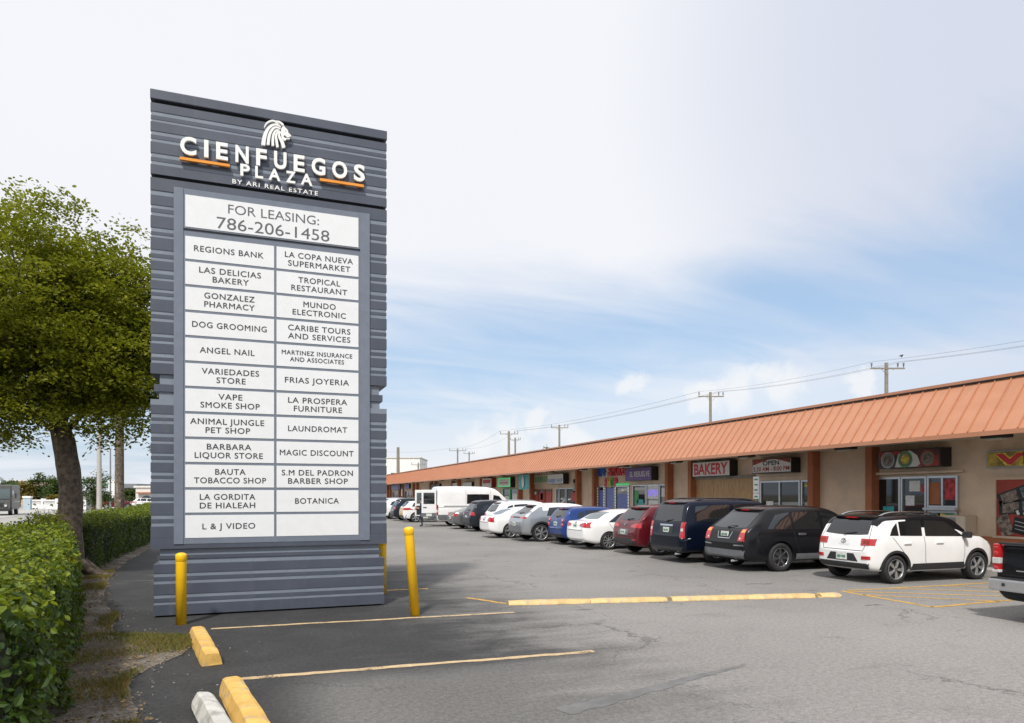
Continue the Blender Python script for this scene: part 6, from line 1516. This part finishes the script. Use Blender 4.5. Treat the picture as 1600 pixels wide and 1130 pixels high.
# ---------------------------------------------------------------- person behind the van
def person(u, v, rz, label):
    t = thing('person', label, 'person', (u, v, 0), rz)
    # joints: faces +y; carries a bundle in front of the chest
    J = {'pel':(0,0,.96),'sp':(0,-.01,1.16),'ch':(0,.0,1.36),'nk':(0,.02,1.50),'hd':(0,.045,1.58),'crn':(0,.04,1.73)}
    for sg, k in ((-1,'l'),(1,'r')):
        J['hip'+k] = (sg*.10,0,.92); J['kn'+k] = (sg*.115,.03+.02*sg,.50); J['an'+k] = (sg*.125,-.02+.05*sg,.09); J['toe'+k] = (sg*.145,.15+.05*sg,.035)
        J['sh'+k] = (sg*.185,0,1.42); J['el'+k] = (sg*.235,.03,1.13); J['wr'+k] = (sg*.15,.27,1.15); J['hn'+k] = (sg*.125,.35,1.16)
    E = [('pel','sp'),('sp','ch'),('ch','nk'),('nk','hd'),('hd','crn')]
    for k in 'lr': E += [('pel','hip'+k),('hip'+k,'kn'+k),('kn'+k,'an'+k),('an'+k,'toe'+k),('ch','sh'+k),('sh'+k,'el'+k),('el'+k,'wr'+k),('wr'+k,'hn'+k)]
    rad = {'pel':(.165,.125),'sp':(.155,.115),'ch':(.175,.125),'nk':(.06,.06),'hd':(.085,.095),'crn':(.065,.075)}
    for k in 'lr': rad.update({'hip'+k:(.10,.10),'kn'+k:(.068,.068),'an'+k:(.048,.05),'toe'+k:(.045,.034),'sh'+k:(.075,.07),'el'+k:(.048,.048),'wr'+k:(.030,.030),'hn'+k:(.038,.022)})
    # five fingers on each hand, curled round the bundle
    for sg, k in ((-1,'l'),(1,'r')):
        for i in range(5):
            z = 1.195-.022*i; n = 'f%s%d' % (k, i); l = (.05,.075,.082,.076,.06)[i]
            J[n+'a'] = (sg*.115, .38 if i else .35, z+(.03 if i == 0 else 0)); J[n+'b'] = (sg*(.115-l*.6), .38+l*.35 if i else .37, z+(.045 if i == 0 else 0))
            rad[n+'a'] = rad[n+'b'] = (.010,.010); E += [('hn'+k, n+'a'), (n+'a', n+'b')]
    names = list(J); me = bpy.data.meshes.new('p'); me.from_pydata([J[n] for n in names], [(names.index(a), names.index(b)) for a, b in E], [])
    o = bpy.data.objects.new('p', me); COL.objects.link(o); sk = o.modifiers.new('s', 'SKIN'); sk.use_smooth_shade = True; o.modifiers.new('b', 'SUBSURF').levels = 2
    for i, n in enumerate(names): me.skin_vertices[0].data[i].radius = rad[n]
    me.skin_vertices[0].data[names.index('pel')].use_root = True
    dg = bpy.context.evaluated_depsgraph_get(); dg.update(); res = bpy.data.meshes.new_from_object(o.evaluated_get(dg), depsgraph=dg); bpy.data.objects.remove(o)
    res.materials.clear()
    for m in (M['navy'], M['skin'], M['blackplastic']): res.materials.append(m)
    for p in res.polygons:
        c = p.center; p.use_smooth = True
        p.material_index = 1 if c.z > 1.47 or (c.y > .10 and c.z > 1.0) else (2 if c.z < .10 else 0)
    link('body', res, t)
    mb = MB(); mb.ball((0,.02,1.69),(.092,.105,.095),0,14,8); mb.ball((0,-.03,1.63),(.088,.07,.09),0,12,8); mb.build('hair', M['hair'], t)
    mb = MB(); mb.ball((0,.145,1.615),(.014,.02,.022),0,8,6); mb.ball((-.095,.03,1.62),(.012,.022,.032),0,8,6); mb.ball((.095,.03,1.62),(.012,.022,.032),0,8,6); mb.build('nose_and_ears', M['skin'], t)
    mb = MB()
    for sg in (-1, 1): mb.ball((sg*.034,.128,1.645),(.014,.008,.008),0,8,5)
    mb.ball((0,.128,1.567),(.025,.008,.007),0,8,5); mb.build('eyes_and_mouth', M['hair'], t)
    return t
person(9.38, 43.45, R(60), 'person in dark navy clothes standing behind the open van door with hands forward')
t = thing('parcel', 'pale bundle held in front of the person behind the van', 'parcel', (9.38, 43.45, 1.15), R(60)); mb = MB(); mb.box((0,.42,0),(.17,.10,.24),0,None,.03); mb.build('wrapping', mat('pink_wrap', (.55,.36,.32), .7), t); mb = MB(); mb.box((0,.42,0),(.176,.106,.02)); mb.build('tape', M['offwhite'], t)
